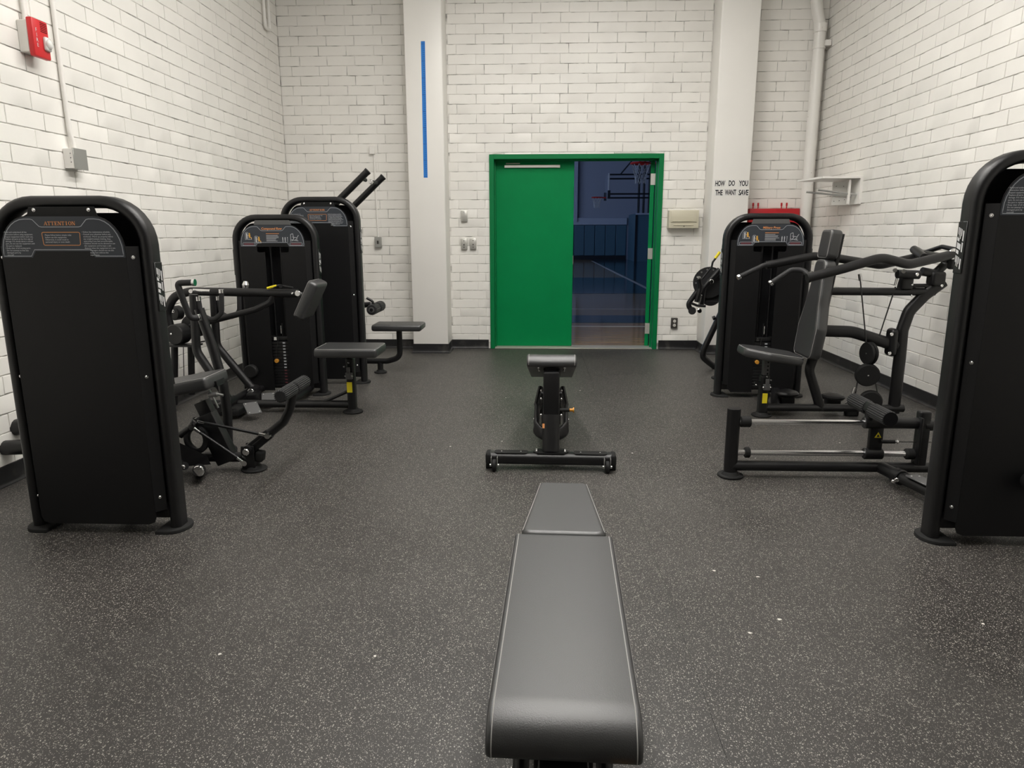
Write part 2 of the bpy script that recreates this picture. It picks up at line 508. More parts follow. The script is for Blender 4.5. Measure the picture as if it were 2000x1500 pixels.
def lay_bricks(wall, P, rot, u0, u1, z1, holes=(), shift=0., limit=300, flip=0):
    """P(u, z) -> world point on the wall face; holes: (ua, ub, ztop)"""
    rnd = random.Random(len(wall.name) * 7 + int(u0 * 10))
    rects = []
    row = 0
    z = ZROW
    while z < z1:
        za, zb = z, min(z + COURSE, z1)
        off = shift + (0 if (row + flip) % 2 else BLEN * .3)
        segs = [(u0, u1, za, zb)]
        for ha, hb, ht in holes:
            ns = []
            for (a, b, c, d) in segs:
                if c >= ht or hb <= a or ha >= b: ns.append((a, b, c, d)); continue
                ns.append((a, ha, c, d)); ns.append((hb, b, c, d))
                if d > ht + .02: ns.append((ha, hb, ht, d))
            segs = [s for s in ns if s[1] - s[0] > .015]
        for (a, b, c, d) in segs:
            k = math.floor((a - off) / BLEN)
            while off + k * BLEN < b:
                s, e = max(a, off + k * BLEN), min(b, off + (k + 1) * BLEN)
                if e - s > .02: rects.append((s, e, c, d))
                k += 1
        z += COURSE; row += 1
    scored = []
    for r in rects:
        a, b, c, d = r
        scored.append((shown_area([P(a, c), P(b, c), P(b, d), P(a, d)]), r))
    scored.sort(key=lambda t: -t[0])
    keep = [r for s_, r in scored[:limit] if s_ > 60]
    rest = [r for s_, r in scored if r not in set(keep)]
    wl = world_loc(wall)
    rm = rot.to_4x4()
    big = MB()
    for lst, single in ((keep, True), (rest, False)):
        for (a, b, c, d) in lst:
            me = rnd.choice(BRICKS)
            M = Matrix.Translation(Vector(P((a + b) / 2, (c + d) / 2))) @ rm
            M = M @ Matrix.Rotation(rnd.uniform(-.004, .004), 4, 'Y') @ Matrix.Translation((0, rnd.uniform(-.0010, .0006), 0)) @ Matrix.Rotation(rnd.uniform(-.0012, .0012), 4, 'Z')
            if rnd.random() < .5: M = M @ Matrix.Rotation(math.pi, 4, 'Y')
            M = M @ Matrix.Diagonal(((b - a) / BLEN, 1, (d - c) / COURSE, 1))
            if single:
                o = bpy.data.objects.new('brick', me); COL.objects.link(o); o.parent = wall
                o.matrix_local = Matrix.Translation(-wl) @ M
            else:
                big.add([M @ v.co for v in me.vertices], [list(p.vertices) for p in me.polygons])
    if big.v:
        me = bpy.data.meshes.new('brickwork'); me.from_pydata([v - wl for v in big.v], [], big.f); me.update()
        me.polygons.foreach_set('use_smooth', [True] * len(me.polygons)); me.set_sharp_from_angle(angle=R(20))
        me.materials.append(MATS['brick_paint'])
        o = bpy.data.objects.new('brickwork', me); COL.objects.link(o); o.parent = wall; o['kind'] = 'stuff'

lay_bricks(wall_bc, lambda u, z: (u, YD, z), rotZ(0), -1.018, 1.835, ZC, holes=[(DX0, DX1, DZ)], shift=.215, flip=1)
lay_bricks(wall_bl, lambda u, z: (u, YD, z), rotZ(0), XL, -1.413, ZC, shift=.02)
lay_bricks(wall_br, lambda u, z: (u, YD, z), rotZ(0), 2.23, XR, ZC, shift=.10)
lay_bricks(wall_l, lambda u, z: (XL, u, z), rotZ(90), 1.2, YD, ZC, shift=.11)
lay_bricks(wall_r, lambda u, z: (XR, u, z), rotZ(-90), 1.2, YD, ZC, shift=.05)
for wname, x, s in (('plain_face', XL - .001, -1), ('plain_face', XR + .001, 1)):
    MB().box((x + s * .003, (1.2 + YB0) / 2, ZC / 2), (.006, 1.2 - YB0, ZC)).obj(wname, wall_l if s < 0 else wall_r, 'wall_paint')

# --- plastered columns
for nm, x0, x1 in (('wall_column_left', -1.413, -1.017), ('wall_column_right', 1.836, 2.231)):
    o = MB().box(((x0 + x1) / 2, 7.973, ZC / 2), (x1 - x0, .346, ZC), bev=.012, seg=3).obj(nm, None, 'wall_paint')
    struct(o)

# --- cove base
PROF = [(0, 0), (.028, 0), (.028, .002), (.014, .006), (.0075, .02), (.006, .04), (.006, .101), (0, .104)]
def base_run(mb, a, b, nrm, ea=0, eb=0):
    a = Vector((a[0], a[1], 0)); b = Vector((b[0], b[1], 0)); n = Vector((nrm[0], nrm[1], 0)); d = (b - a).normalized()
    k = len(PROF); vs = []
    for p, e in ((a, ea), (b, eb)):
        for t, z in PROF: vs.append(p + n * t + d * (e * t) + Vector((0, 0, z)))
    mb.add(vs, [[i, (i + 1) % k, k + (i + 1) % k, k + i] for i in range(k)] + [list(range(k))[::-1], list(range(k, 2 * k))])
def base(name, runs):
    m = MB()
    for r in runs: base_run(m, *r)
    return struct(m.obj(name, None, 'base_rubber', smooth=50))
base('baseboard_left', [((XL, YB0), (XL, YD), (1, 0), 0, -1)])
base('baseboard_right', [((XR, YD), (XR, YB0), (-1, 0), 1, 0)])
base('baseboard_back_left', [((XL, YD), (-1.413, YD), (0, -1), 1, -1), ((-1.413, YD), (-1.413, 7.8), (-1, 0), 1, 1),
                             ((-1.413, 7.8), (-1.017, 7.8), (0, -1), -1, 1), ((-1.017, 7.8), (-1.017, YD), (1, 0), -1, -1),
                             ((-1.017, YD), (DX0 - .022, YD), (0, -1), 1, 0)])
base('baseboard_back_right', [((DX1 + .022, YD), (1.836, YD), (0, -1), 0, -1), ((1.836, YD), (1.836, 7.8), (-1, 0), 1, 1),
                              ((1.836, 7.8), (2.231, 7.8), (0, -1), -1, 1), ((2.231, 7.8), (2.231, YD), (1, 0), -1, -1),
                              ((2.231, YD), (XR, YD), (0, -1), 1, -1)])

# --- door frame, leaves, threshold
t = MB()
for (x0, x1, z0, z1) in ((DX0, DX0 + .052, 0, DZ), (DX1 - .052, DX1, 0, DZ), (DX0 + .05, DX1 - .05, DZ - .052, DZ)):
    t.box(((x0 + x1) / 2, 8.225, (z0 + z1) / 2), (x1 - x0, .215, z1 - z0), bev=.003, seg=1)
for (x0, x1, z0, z1) in ((DX0 + .05, DX0 + .066, 0, DZ - .05), (DX1 - .066, DX1 - .05, 0, DZ - .05), (DX0 + .05, DX1 - .05, DZ - .066, DZ - .05)):
    t.box(((x0 + x1) / 2, 8.235, (z0 + z1) / 2), (x1 - x0, .05, z1 - z0))
struct(t.obj('trim_1', None, 'frame_green'))
struct(MB().box(((DX0 + DX1) / 2, 8.23, .006), (DX1 - DX0 - .02, .22, .012), bev=.004, seg=1).obj('trim_2', None, 'threshold'))
d1 = MB().box((-.0515, 8.287, 1.066), (.889, .045, 2.106), bev=.003, seg=1).obj('door_1', None, 'door_green'); struct(d1)
m = MB().box((-.082, 8.2545, 2.062), (.63, .02, .032), bev=.003, seg=1); m.obj('closer_track', d1, 'aluminium')
m = MB().box((-.30, 8.2545, 2.094), (.16, .018, .012), bev=.002, seg=1); m.obj('closer_arm', d1, 'aluminium')
m = MB()
for x in (-.38, .215): m.cyl((x, 8.2445, 2.062), (x, 8.242, 2.062), .005, n=8)
m.obj('screw', d1, 'steel')
m = MB().box((.395, 8.2685, 1.02), (.006, .018, .10), bev=.001, seg=1); m.obj('latch_plate', d1, 'steel')
hx = 1.302
HP = Vector((hx, 8.30, 0)); HR = rotZ(-9.5)
def leaf(p): return HP + HR @ Vector(p)
d2 = MB().box(leaf((-.0225, .455, 1.066)), (.045, .90, 2.106), HR, bev=.003, seg=1).obj('door_2', None, 'door_green'); struct(d2)
for z in (1.92, 1.09, .22):
    m = MB().box(leaf((-.018, .003, z)), (.050, .006, .125), HR, bev=.001, seg=1)
    m.cyl(leaf((.008, .002, z - .0625)), leaf((.008, .002, z + .0625)), .0075, n=10)
    h_ = m.obj('hinge', d2, 'plate_metal')
    for dz in (-.04, -.013, .013, .04): MB().cyl(leaf((-.022 + (.006 if dz > 0 else -.006), 0, z + dz)), leaf((-.022 + (.006 if dz > 0 else -.006), -.002, z + dz)), .0035, n=8).obj('screw', h_, 'steel')

# --- the dark gymnasium behind the door
GX0, GX1, GY0, GY1, GZ = -9., 8.5, yb + .2, 38., 8.
gf = struct(MB().box(((GX0 + GX1) / 2, (GY0 + GY1) / 2, -.05), (GX1 - GX0, GY1 - GY0, .1)).obj('floor', None, 'gym_wood'))
for nm, x0, x1, y0, y1, mt in (('court_border', -9, 8.5, 10.6, 11.6, 'court_teal'), ('court_stripe', -9, 8.5, 10.15, 10.22, 'court_line'), ('court_stripe', -9, 2.6, 12.6, 12.66, 'court_line'), ('court_apron', 2.75, 8.5, 11.6, 38, 'court_teal'), ('court_stripe', 2.62, 2.72, 11.6, 36, 'court_line'), ('court_key', -9, 2.62, 16, 22, 'court_teal')):
    MB().box(((x0 + x1) / 2, (y0 + y1) / 2, .0015), (x1 - x0, y1 - y0, .003)).obj(nm, gf, mt)
struct(MB().box(((GX0 + GX1) / 2, (GY0 + GY1) / 2, GZ + .1), (GX1 - GX0, GY1 - GY0, .2)).obj('ceiling', None, 'gym_dark'))
gw = struct(MB().box(((GX0 + GX1) / 2, GY1 + .1, GZ / 2), (GX1 - GX0, .2, GZ)).obj('wall_gym_back', None, 'gym_wall'))
struct(MB().box((GX1 + .1, (GY0 + GY1) / 2, GZ / 2), (.2, GY1 - GY0, GZ)).obj('wall_gym_right', None, 'gym_wall'))
struct(MB().box((GX0 - .1, (GY0 + GY1) / 2, GZ / 2), (.2, GY1 - GY0, GZ)).obj('wall_gym_left', None, 'gym_wall'))
mg = MB()
for x0, x1, z0, z1 in ((GX0, XL - .2, 0, GZ), (XR + .2, GX1, 0, GZ), (XL - .2, XR + .2, ZC, GZ)):
    mg.box(((x0 + x1) / 2, GY0 - .1, (z0 + z1) / 2), (x1 - x0, .2, z1 - z0))
struct(mg.obj('wall_gym_front', None, 'gym_wall'))
x = .2
while x < 4.4:
    MB().box((x + .27, GY1 - .04, 1.0), (.525, .07, 1.58), bev=.02, seg=1).obj('wall_pad', gw, 'gym_pad')
    x += .55
MB().box((2.1, GY1 - .03, .1), (5.0, .06, .2)).obj('base_strip', gw, 'gym_dark')
MB().box((2.1, GY1 - .06, 1.98), (5.0, .12, .36), bev=.01, seg=1).obj('ledge', gw, 'gym_trim')
MB().box((1.92, GY1 - .1, 5.0), (.14, .2, 6.0)).obj('pilaster', gw, 'gym_trim')
gp = struct(MB().box((6.6, 36.6, 1.15), (3.8, 2.8, 2.3)).obj('wall_gym_corner', None, 'gym_pad'))
MB().box((4.73, 35.2, 1.15), (.10, .06, 2.3)).obj('edge_strip', gp, 'gym_dark')
MB().box((5.1, 35.17, 2.28), (.85, .06, .08)).obj('cap_strip', gp, 'gym_trim')
for x in (4.78, 5.02, 5.28, 5.5): MB().cyl((x + .05, 35.4, 2.3), (x + .05, 35.4, 6.5), .055, n=8).obj('support_post', gp, 'gym_dark')
gwin = MB()
for y in (13, 19, 25, 31):
    w_ = struct(MB().box((GX0 + .03, y, 5.4), (.06, 4.2, 1.9)).obj('window_1', None, 'gym_glow'))
    w_.name = 'window_%d' % (1 + (y - 13) // 6)

def net(mb, c, r, h, n=10, rr=.008):
    rings = [(r, 0), (r * .82, h * .3), (r * .62, h * .62), (r * .55, h)]
    for k in range(n):
        for q in (1, -1):
            pts = []
            for i, (ra, dz) in enumerate(rings):
                a = 2 * math.pi * (k + q * i * .5) / n
                pts.append(Vector(c) + Vector((ra * math.cos(a), ra * math.sin(a), -dz)))
            mb.sweep(pts, [(rr, 0), (-rr * .5, rr * .86), (-rr * .5, -rr * .86)])
def ring(mb, c, r, t, n=24):
    mb.sweep([Vector(c) + Vector((r * math.cos(2 * math.pi * k / n), r * math.sin(2 * math.pi * k / n), 0)) for k in range(n)],
             [(t * math.cos(a * math.pi / 3), t * math.sin(a * math.pi / 3)) for a in range(6)], up=(0, 0, 1), closed=True)
def hoop(loc, label, depth, zr):
    x, y = loc
    h = thing('basketball_hoop', label, 'basketball hoop', (x + depth, y, 0))
    m = MB(); ring(m, (x, y, zr), .23, .025); m.box((x + .31, y, zr - .01), (.18, .16, .05)); m.obj('rim', h, 'rim_red')
    m = MB(); net(m, (x, y, zr - .01), .225, .45); m.obj('net', h, 'net', smooth=0)
    bb = MB().box((x + .43, y, zr + .44), (.02, 1.78, 1.02)).obj('backboard', h, 'gym_glass')
    MB().box((x + .43, y - .9, zr + .58), (.07, .05, .80), bev=.01, seg=1).obj('edge_strip', bb, 'gym_white')
    for dy in (-.9, .9): MB().box((x + .45, y + dy, zr + .08), (.12, .06, .36), bev=.01, seg=1).obj('edge_pad', bb, 'gym_dark')
    for z in (zr - .03, zr + .14, zr + .80, zr + .98): MB().cyl((x + .45, y - .2, z), (x + depth, y - .2, z), .035, n=8).obj('arm', h, 'gym_dark')
    MB().cyl((x + 1.0, y - .2, zr + .98), (x + 2.2, y - .2, zr + 2.4), .03, n=8).obj('stay', h, 'gym_dark')
    for dy in (-.5, .5): MB().box((x + depth, y + dy, (zr + 2.2) / 2), (.12, .12, zr + 2.2)).obj('upright', h, 'gym_dark')
hoop((2.40, 17.4), 'near basketball hoop with red rim and white net inside the dark gym', 4.0, 2.95)
hoop((2.62, 33.0), 'far basketball hoop seen edge-on in front of the padded gym wall', 3.2, 2.95)

# --- linear ceiling lights (above the picture)
for lx, ly in LAMPS:
    lab = ['first', 'second', 'third'][round((5.3 - ly) / 1.8)]
    e = thing('ceiling_light', 'linear ceiling light over the %s machines, %s from the green door' % ('pulldown and row' if lx < 0 else 'military press', lab), 'ceiling light', (lx, ly, LZ), 'ceiling lights in two rows')
    MB().box((lx, ly, LZ + .035), (.34, 1.24, .05), bev=.01, seg=1).obj('housing', e, 'lamp_body')
    MB().box((lx, ly, LZ + .004), (.30, 1.18, .012)).obj('diffuser', e, 'lamp_panel')
    for dy in (-.45, .45): MB().cyl((lx, ly + dy, LZ + .05), (lx, ly + dy, ZC), .006, n=8).obj('hanger_rod', e, 'steel')

# ================================================================ weight machines
HW, TT, DD = .345, .05, .09
ATT_LEFT = ["\u2022 Read and understand all the", "  instruction before using equipment.", "  Inspect equipment before each use.", "  Replace all parts at the first sign of", "  damage. If in doubt about a certain", "  part, do not use the equipment until", "  the part is replaced.", "\u2022 Keep clear of all moving parts.", "  Do not attempt to free any", "  damaged parts by", "  yourself."]
ATT_MID = ["Please follow below simple rules", "before use this equipment.", "Otherwise, it could result in", "personal injury or even death."]
ATT_RIGHT = ["\u2022 Follow the maintenance schedule.", "\u2022 Consult your physician before any", "  workouts. Warm up properly before", "  any weight/resistant training. Stop", "  exercising if you feel uncomfortable.", "\u2022 Children should not be allowed to use", "  this equipment and be kept a safe", "  distance when the equipment is in use.", "           Teenagers should not use this", "           equipment without the", "           supervision."]

def serif_word(mb, word, x0, z0, y, h, w, gap):
    """slab-serif capitals drawn from strips"""
    def poly(pts): mb.add([(x + p[0] * w, y, z0 + p[1] * h) for p in pts], [list(range(len(pts)))])
    def rect(a, b, c, d): poly([(a, c), (b, c), (b, d), (a, d)])
    x = x0
    for ch in word:
        if ch == 'T':
            rect(.40, .60, 0, 1); rect(.06, .94, .9, 1); rect(.06, .16, .72, 1); rect(.84, .94, .72, 1); rect(.25, .75, 0, .08)
        elif ch == 'I':
            rect(.38, .62, 0, 1); rect(.22, .78, .92, 1); rect(.22, .78, 0, .08)
        elif ch == 'E':
            rect(.18, .40, 0, 1); rect(.06, .86, .91, 1); rect(.06, .90, 0, .09); rect(.4, .66, .46, .55); rect(.78, .86, .74, 1); rect(.82, .90, 0, .28); rect(.6, .66, .36, .65)
        elif ch == 'N':
            rect(.12, .22, 0, 1); rect(.80, .90, 0, 1); poly([(.12, 1), (.36, 1), (.90, 0), (.68, 0)]); rect(.02, .34, 0, .07); rect(.68, 1.0, .93, 1); rect(.0, .3, .93, 1)
        elif ch == 'A':
            poly([(.06, 0), (.16, 0), (.50, .9), (.46, 1)]); poly([(.44, 1), (.62, 1), (.96, 0), (.72, 0)]); rect(.26, .78, .28, .36); rect(-.02, .26, 0, .07); rect(.6, 1.04, 0, .07)
        elif ch == 'O':
            n = 16
            for k in range(n):
                a, b = 2 * math.pi * k / n, 2 * math.pi * (k + 1) / n
                poly([(.5 + .46 * math.cos(a), .5 + .52 * math.sin(a)), (.5 + .46 * math.cos(b), .5 + .52 * math.sin(b)), (.5 + .26 * math.cos(b), .5 + .45 * math.sin(b)), (.5 + .26 * math.cos(a), .5 + .45 * math.sin(a))])
        x += w * gap

def arch(hw, zs, zt, rx, n=8):
    """right side start -> over the top -> left side"""
    o = []
    for k in range(n + 1):
        a = R(90 * k / n); o.append((hw - rx + rx * math.cos(a), zs + (zt - zs) * math.sin(a)))
    for k in range(n + 1):
        a = R(90 + 90 * k / n); o.append((-hw + rx + rx * math.cos(a), zs + (zt - zs) * math.sin(a)))
    return o

def ribbon(mb, pts2, cx, y, wd=.0013, closed=True):
    pts = [Vector((cx + p[0], y, p[1])) for p in pts2]
    n = len(pts); o = []
    for i in range(n):
        a, b = pts[(i - 1) % n] if (closed or i) else pts[i], pts[(i + 1) % n] if (closed or i < n - 1) else pts[i]
        d = (b - a).normalized(); s = Vector((-d.z, 0, d.x)) * wd
        o += [pts[i] + s, pts[i] - s]
    m = n if closed else n - 1
    mb.add(o, [[2 * i, 2 * i + 1, 2 * ((i + 1) % n) + 1, 2 * ((i + 1) % n)] for i in range(m)])

def bolt(mb, p, r=.008, d=(0, -1, 0), h=.005):
    p = Vector(p); d = Vector(d).normalized()
    mb.cyl(p - d * .004, p + d * h * .5, r, n=12); mb.cyl(p + d * h * .5, p + d * h, r * .85, r * .5, n=12)

def rounded_poly(pts, r, seg=3):
    """polygon with circular corner arcs"""
    n = len(pts); out = []
    for i in range(n):
        p, a, b = Vector(pts[i]), Vector(pts[i - 1]), Vector(pts[(i + 1) % n])
        d1, d2 = (a - p), (b - p)
        l1, l2 = d1.length, d2.length
        d1.normalize(); d2.normalize()
        half = d1.angle(d2) / 2
        t = min(r / math.tan(half), l1 * .48, l2 * .48)
        rr = t * math.tan(half)
        c = p + (d1 + d2).normalized() * (rr / math.sin(half))
        s, e = p + d1 * t - c, p + d2 * t - c
        a0 = math.atan2(s.y, s.x); da = math.atan2(e.y, e.x) - a0
        while da > math.pi: da -= 2 * math.pi
        while da < -math.pi: da += 2 * math.pi
        for k in range(seg + 1):
            q = a0 + da * k / seg
            out.append((c.x + rr * math.cos(q), c.y + rr * math.sin(q)))
    return out

def side_plate(root, cx, cy, H, s):
    """black name plate with white stencil letters on the outer side of a post, reading upwards"""
    x = cx + s * (HW + .0015)
    m = MB().box((x, cy, H - .375), (.005, .058, .205), bev=.0015, seg=1); p = m.obj('name_plate', root, 'powder')
    t = MB(); xs = x + s * .0030
    L0, WD = H - .4775, .058
    def par(u0, u1, v0, v1, k=.10):
        # u along the plate, v across; sheared strokes
        pts = [(u0 + k * (v0 - .5) * -1, v0), (u1 + k * (v0 - .5) * -1, v0), (u1 + k * (v1 - .5) * -1, v1), (u0 + k * (v1 - .5) * -1, v1)]
        t.add([(xs, cy - s * -1 * (v - .5) * WD if s < 0 else cy - (v - .5) * -WD, L0 + u * .205) for u, v in pts], [[0, 1, 2, 3]])
    for u in (.12, .66):
        par(u, u + .07, .14, .58); par(u, u + .20, .14, .24); par(u, u + .20, .30, .40); par(u, u + .20, .48, .58); par(u - .01, u + .19, .68, .82)
    par(.36, .43, .12, .42); par(.46, .57, .14, .58); par(.44, .62, .68, .82); par(.60, .67, .10, .36)
    t.obj('lettering', p, 'plate_white', smooth=0)

def tower(root, cx, cy, H, kind, title='', rear_plain=True):
    yf = cy - DD / 2
    # inverted-U frame of oval tube
    r = .20 - TT / 2; hx = HW - TT / 2; zt = H - TT / 2
    pts = [(cx - hx, cy, .012), (cx - hx, cy, .5), (cx - hx, cy, zt - r)]
    for k in range(1, 10): a = R(180 - 10 * k); pts.append((cx - hx + r + r * math.cos(a), cy, zt - r + r * math.sin(a)))
    pts += [(cx - hx + r, cy, zt), (cx + hx - r, cy, zt)]
    for k in range(1, 10): a = R(90 - 10 * k); pts.append((cx + hx - r + r * math.cos(a), cy, zt - r + r * math.sin(a)))
    pts += [(cx + hx, cy, zt - r), (cx + hx, cy, .5), (cx + hx, cy, .012)]
    MB().sweep(pts, rrect(TT / 2, DD / 2, .022, 5), up=(0, 1, 0)).obj('frame', root, 'powder', smooth=45)
    for s in (-1, 1):
        o = [(-.05, -.085), (.0, -.085)]
        for k in range(1, 12): a = R(-90 + 15 * k); o.append((.0 + .075 * math.cos(a), .085 * math.sin(a)))
        o += [(.0, .085), (-.05, .085)]
        M = frame((s, 0, 0), (0, 1, 0), (0, 0, 1), (cx + s * (HW - .045), cy, 0))
        MB().prism(o, .016, M, bev=.005, both=False).obj('foot', root, 'rubber')
    m = MB().box((cx, cy, .085), (2 * HW - TT, .05, .06), bev=.006); m.obj('cross_bar', root, 'powder')
    # inner back plate
    o = [(-.294, .12), (.294, .12)] + arch(.294, H - .24, H - .068, .10)
    MB().prism(o, .004, FRONT((cx, cy + .036, 0))).obj('inner_plate', root, 'interior')
    # bracket at the top
    o = [(-.152, H - .092), (.152, H - .092), (.138, H - .046), (-.138, H - .046)]
    br = MB().prism(o, .004, FRONT((cx, yf - .012, 0)), bev=.001, seg=1).obj('top_bracket', root, 'powder_grey' if kind == 'front' else 'shroud')
    if kind != 'front':
        for sx in (-.115, .115): b = MB(); bolt(b, (cx + sx, yf - .016, H - .058), .0075); b.obj('bolt', br, 'chrome')
    yp = yf - .036; W = .262; zb = .047; zt2 = H - .082; zs = H - .232
    if kind == 'front':
        for s in (-1, 1):
            o = [(s * .262, zb + .03), (s * .235, zb), (s * .066, zb), (s * .066, H - .296), (s * .118, H - .296), (s * .128, H - .288), (s * .128, H - .252), (0, H - .252), (0, zt2)]
            for k in range(9): a = R(90 - 90 * k / 8); o.append((s * (W - .125 + .125 * math.cos(a)), zs + (zt2 - zs) * math.sin(a)))
            MB().prism(o, .006, FRONT((cx, yp + .006, 0))).obj('shroud_panel', root, 'shroud', smooth=30)
    else:
        o = [(-W + .035, zb), (W - .035, zb), (W - .01, zb + .01), (W, zb + .035)] + arch(W, zs, zt2, .125) + [(-W, zb + .035), (-W + .01, zb + .01)]
        MB().prism(o, .006, FRONT((cx, yp + .006, 0))).obj('shroud_panel', root, 'shroud', smooth=30)
    for s in (-1, 1):
        xa, xb = cx + s * (W - .001), cx + s * .2935
        ya, yb_ = yp + .001, yf + .004
        z0, z1 = .105, H - .205
        vs = [(xa, ya, z0), (xb, yb_, z0), (xb, yb_, z1), (xa, ya, z1)]
        vs += [(v[0], v[1] + .004, v[2]) for v in vs]
        fg = MB().add(vs, [[0, 1, 2, 3], [7, 6, 5, 4], [0, 4, 5, 1], [1, 5, 6, 2], [2, 6, 7, 3], [3, 7, 4, 0]]).obj('shroud_flange', root, 'shroud', smooth=20)
        b = MB()
        nrm = Vector((s * (yb_ - ya), -(abs(xb - xa)), 0)).normalized()
        if kind != 'front':
            for z in (H - .25, H * .5 - .02, .17):
                b = MB(); bolt(b, ((xa + xb) / 2, (ya + yb_) / 2, z), .0075, nrm); b.obj('screw', fg, 'chrome')
    # plain rear shroud
    o = [(-W, zb), (W, zb)] + arch(W, zs, zt2, .125)
    MB().prism(o, .006, FRONT((cx, cy + DD / 2 + .028, 0))).obj('rear_panel', root, 'shroud', smooth=30)
    m = MB()
    for s in (-1, 1): m.box((cx + s * .27, cy + DD / 2 + .008, (zb + zs) / 2 + .02), (.045, .034, zs - zb - .05))
    m.obj('rear_flange', root, 'shroud')
    # printed sign
    ys = yp - .0012
    hb = H - .250; hn = H - .224
    o = [(-.259, hb), (-.132, hb), (-.116, hn), (.116, hn), (.132, hb), (.259, hb)] + arch(.259, zs, zt2 - .003, .125)
    sg = MB().prism(o, .0012, FRONT((cx, ys + .0012, 0))).obj('sign', root, 'sign_face', smooth=0)
    yt = ys - .0006
    m = MB()
    top = H - .095; dip = H - .127
    bp = [(-.252, hb + .006), (-.136, hb + .006), (-.120, hn + .006), (.120, hn + .006), (.136, hb + .006), (.252, hb + .006)]
    ar = arch(.252, zs, top, .105)
    half = len(ar) // 2
    bp += ar[:half] + [(.122, top), (.112, top - .003), (.088, dip + .003), (.078, dip), (-.078, dip), (-.088, dip + .003), (-.112, top - .003), (-.122, top)] + ar[half:]
    ribbon(m, bp, cx, yt)
    m.obj('border', sg, 'print_line', smooth=0)
    if kind != 'front':
        m = MB(); serif_word(m, 'ATTENTION', cx - .066, H - .120, yt, .0152, .0148, .985); m.obj('heading', sg, 'print_orange', smooth=0)
        m = MB(); bx = rounded_poly([(-.077, H - .200), (.077, H - .200), (.080, H - .148), (-.074 - .006, H - .148)], .006); ribbon(m, bx, cx, yt, .0012); m.obj('text_box', sg, 'print_orange', smooth=0)
        for lines, x, z, sz in ((ATT_LEFT, -.242, H - .150, .0083), (ATT_MID, -.068, H - .162, .0085), (ATT_RIGHT, .088, H - .150, .0083)):
            m = MB()
            for i, s_ in enumerate(lines):
                text_mesh(m, s_, sz, (cx + x, yt, z - i * .0092), AX_FRONT, off=.0001)
            m.obj('small_print', sg, 'print_white', smooth=0)
    else:
        m = MB(); text_mesh(m, title, .0245, (cx, yt, H - .119), AX_FRONT, 'CENTER', shear=.15, off=.0004); m.obj('heading', sg, 'print_orange', smooth=0)
        # pictograms: seated figures on little machines
        m = MB(); g = MB()
        for (fx, fz) in ((-.186, H - .198), (-.112, H - .226)):
            g.box((cx + fx - .016, yt, fz + .030), (.012, .0004, .044)); ribbon(g, [(fx - .030, fz), (fx - .030, fz + .05), (fx - .022, fz + .058), (fx - .008, fz + .058), (fx, fz + .05), (fx, fz)], cx, yt, .0011, False)
            g.box((cx + fx - .002, yt, fz + .004), (.050, .0004, .0025)); g.box((cx + fx + .018, yt, fz + .010), (.003, .0004, .014))
            m.ball((cx + fx + .006, yt, fz + .048), .0055, (1, .05, 1), 10, 6)
            m.quad((cx + fx + .000, yt, fz + .042), (cx + fx + .013, yt, fz + .042), (cx + fx + .013, yt, fz + .018), (cx + fx + .002, yt, fz + .016))
            m.quad((cx + fx + .003, yt, fz + .023), (cx + fx + .022, yt, fz + .021), (cx + fx + .022, yt, fz + .015), (cx + fx + .003, yt, fz + .016))
            m.quad((cx + fx + .017, yt, fz + .018), (cx + fx + .022, yt, fz + .018), (cx + fx + .024, yt, fz + .004), (cx + fx + .019, yt, fz + .004))
            m.quad((cx + fx + .004, yt, fz + .040), (cx + fx + .008, yt, fz + .040), (cx + fx - .012, yt, fz + .028), (cx + fx - .014, yt, fz + .031))
        m.obj('figure_print', sg, 'print_yellow', smooth=0)
        # machine sketch, muscle figures, text lines
        kx, kz = .180, H - .212
        for a, b in (((-.03, 0), (-.03, .055)), ((-.03, .055), (-.012, .062)), ((-.012, .062), (-.005, .02)), ((-.03, .015), (.03, .005)), ((-.018, .036), (.02, .03)), ((.02, .03), (.034, .05)), ((.018, .006), (.02, .03)), ((-.02, .004), (-.004, .03)), ((.004, .012), (.014, .02))):
            ribbon(g, [(kx + a[0], kz + a[1]), (kx + b[0], kz + b[1])], cx, yt, .0019, False)
        for i, wd in enumerate((.0045, .0045, .0018)):
            fx = .086 + i * .019; fz = H - .216
            g.ball((cx + fx, yt, fz + .036), .0034, (1, .05, 1), 8, 6)
            g.quad((cx + fx - wd, yt, fz + .032), (cx + fx + wd, yt, fz + .032), (cx + fx + wd * .6, yt, fz + .014), (cx + fx + wd * .5, yt, fz), (cx + fx - wd * .5, yt, fz), (cx + fx - wd * .6, yt, fz + .014))
        rn = random.Random(len(title))
        for i in range(6):
            wd = rn.uniform(.075, .112); g.box((cx - .046 + wd / 2, yt, H - .163 - i * .0088), (wd, .0004, .0030))
        for s in (-1, 1):
            ribbon(g, rounded_poly([(s * .240, H - .2415), (s * .140, H - .2415), (s * .140, H - .220), (s * .240, H - .220)], .009), cx, yt, .001)
        g.obj('diagram_print', sg, 'print_white', smooth=0)
        m = MB().box((cx + .006, yt, H - .150), (.105, .0004, .0040)); m.obj('subheading', sg, 'print_orange', smooth=0)
        for s in (-1, 1): MB().box((cx + s * .190, yt, H - .2308), (.078, .0004, .013)).obj('pill_print', sg, 'print_maroon', smooth=0)
    for s in (-1, 1): side_plate(root, cx, cy, H, s)
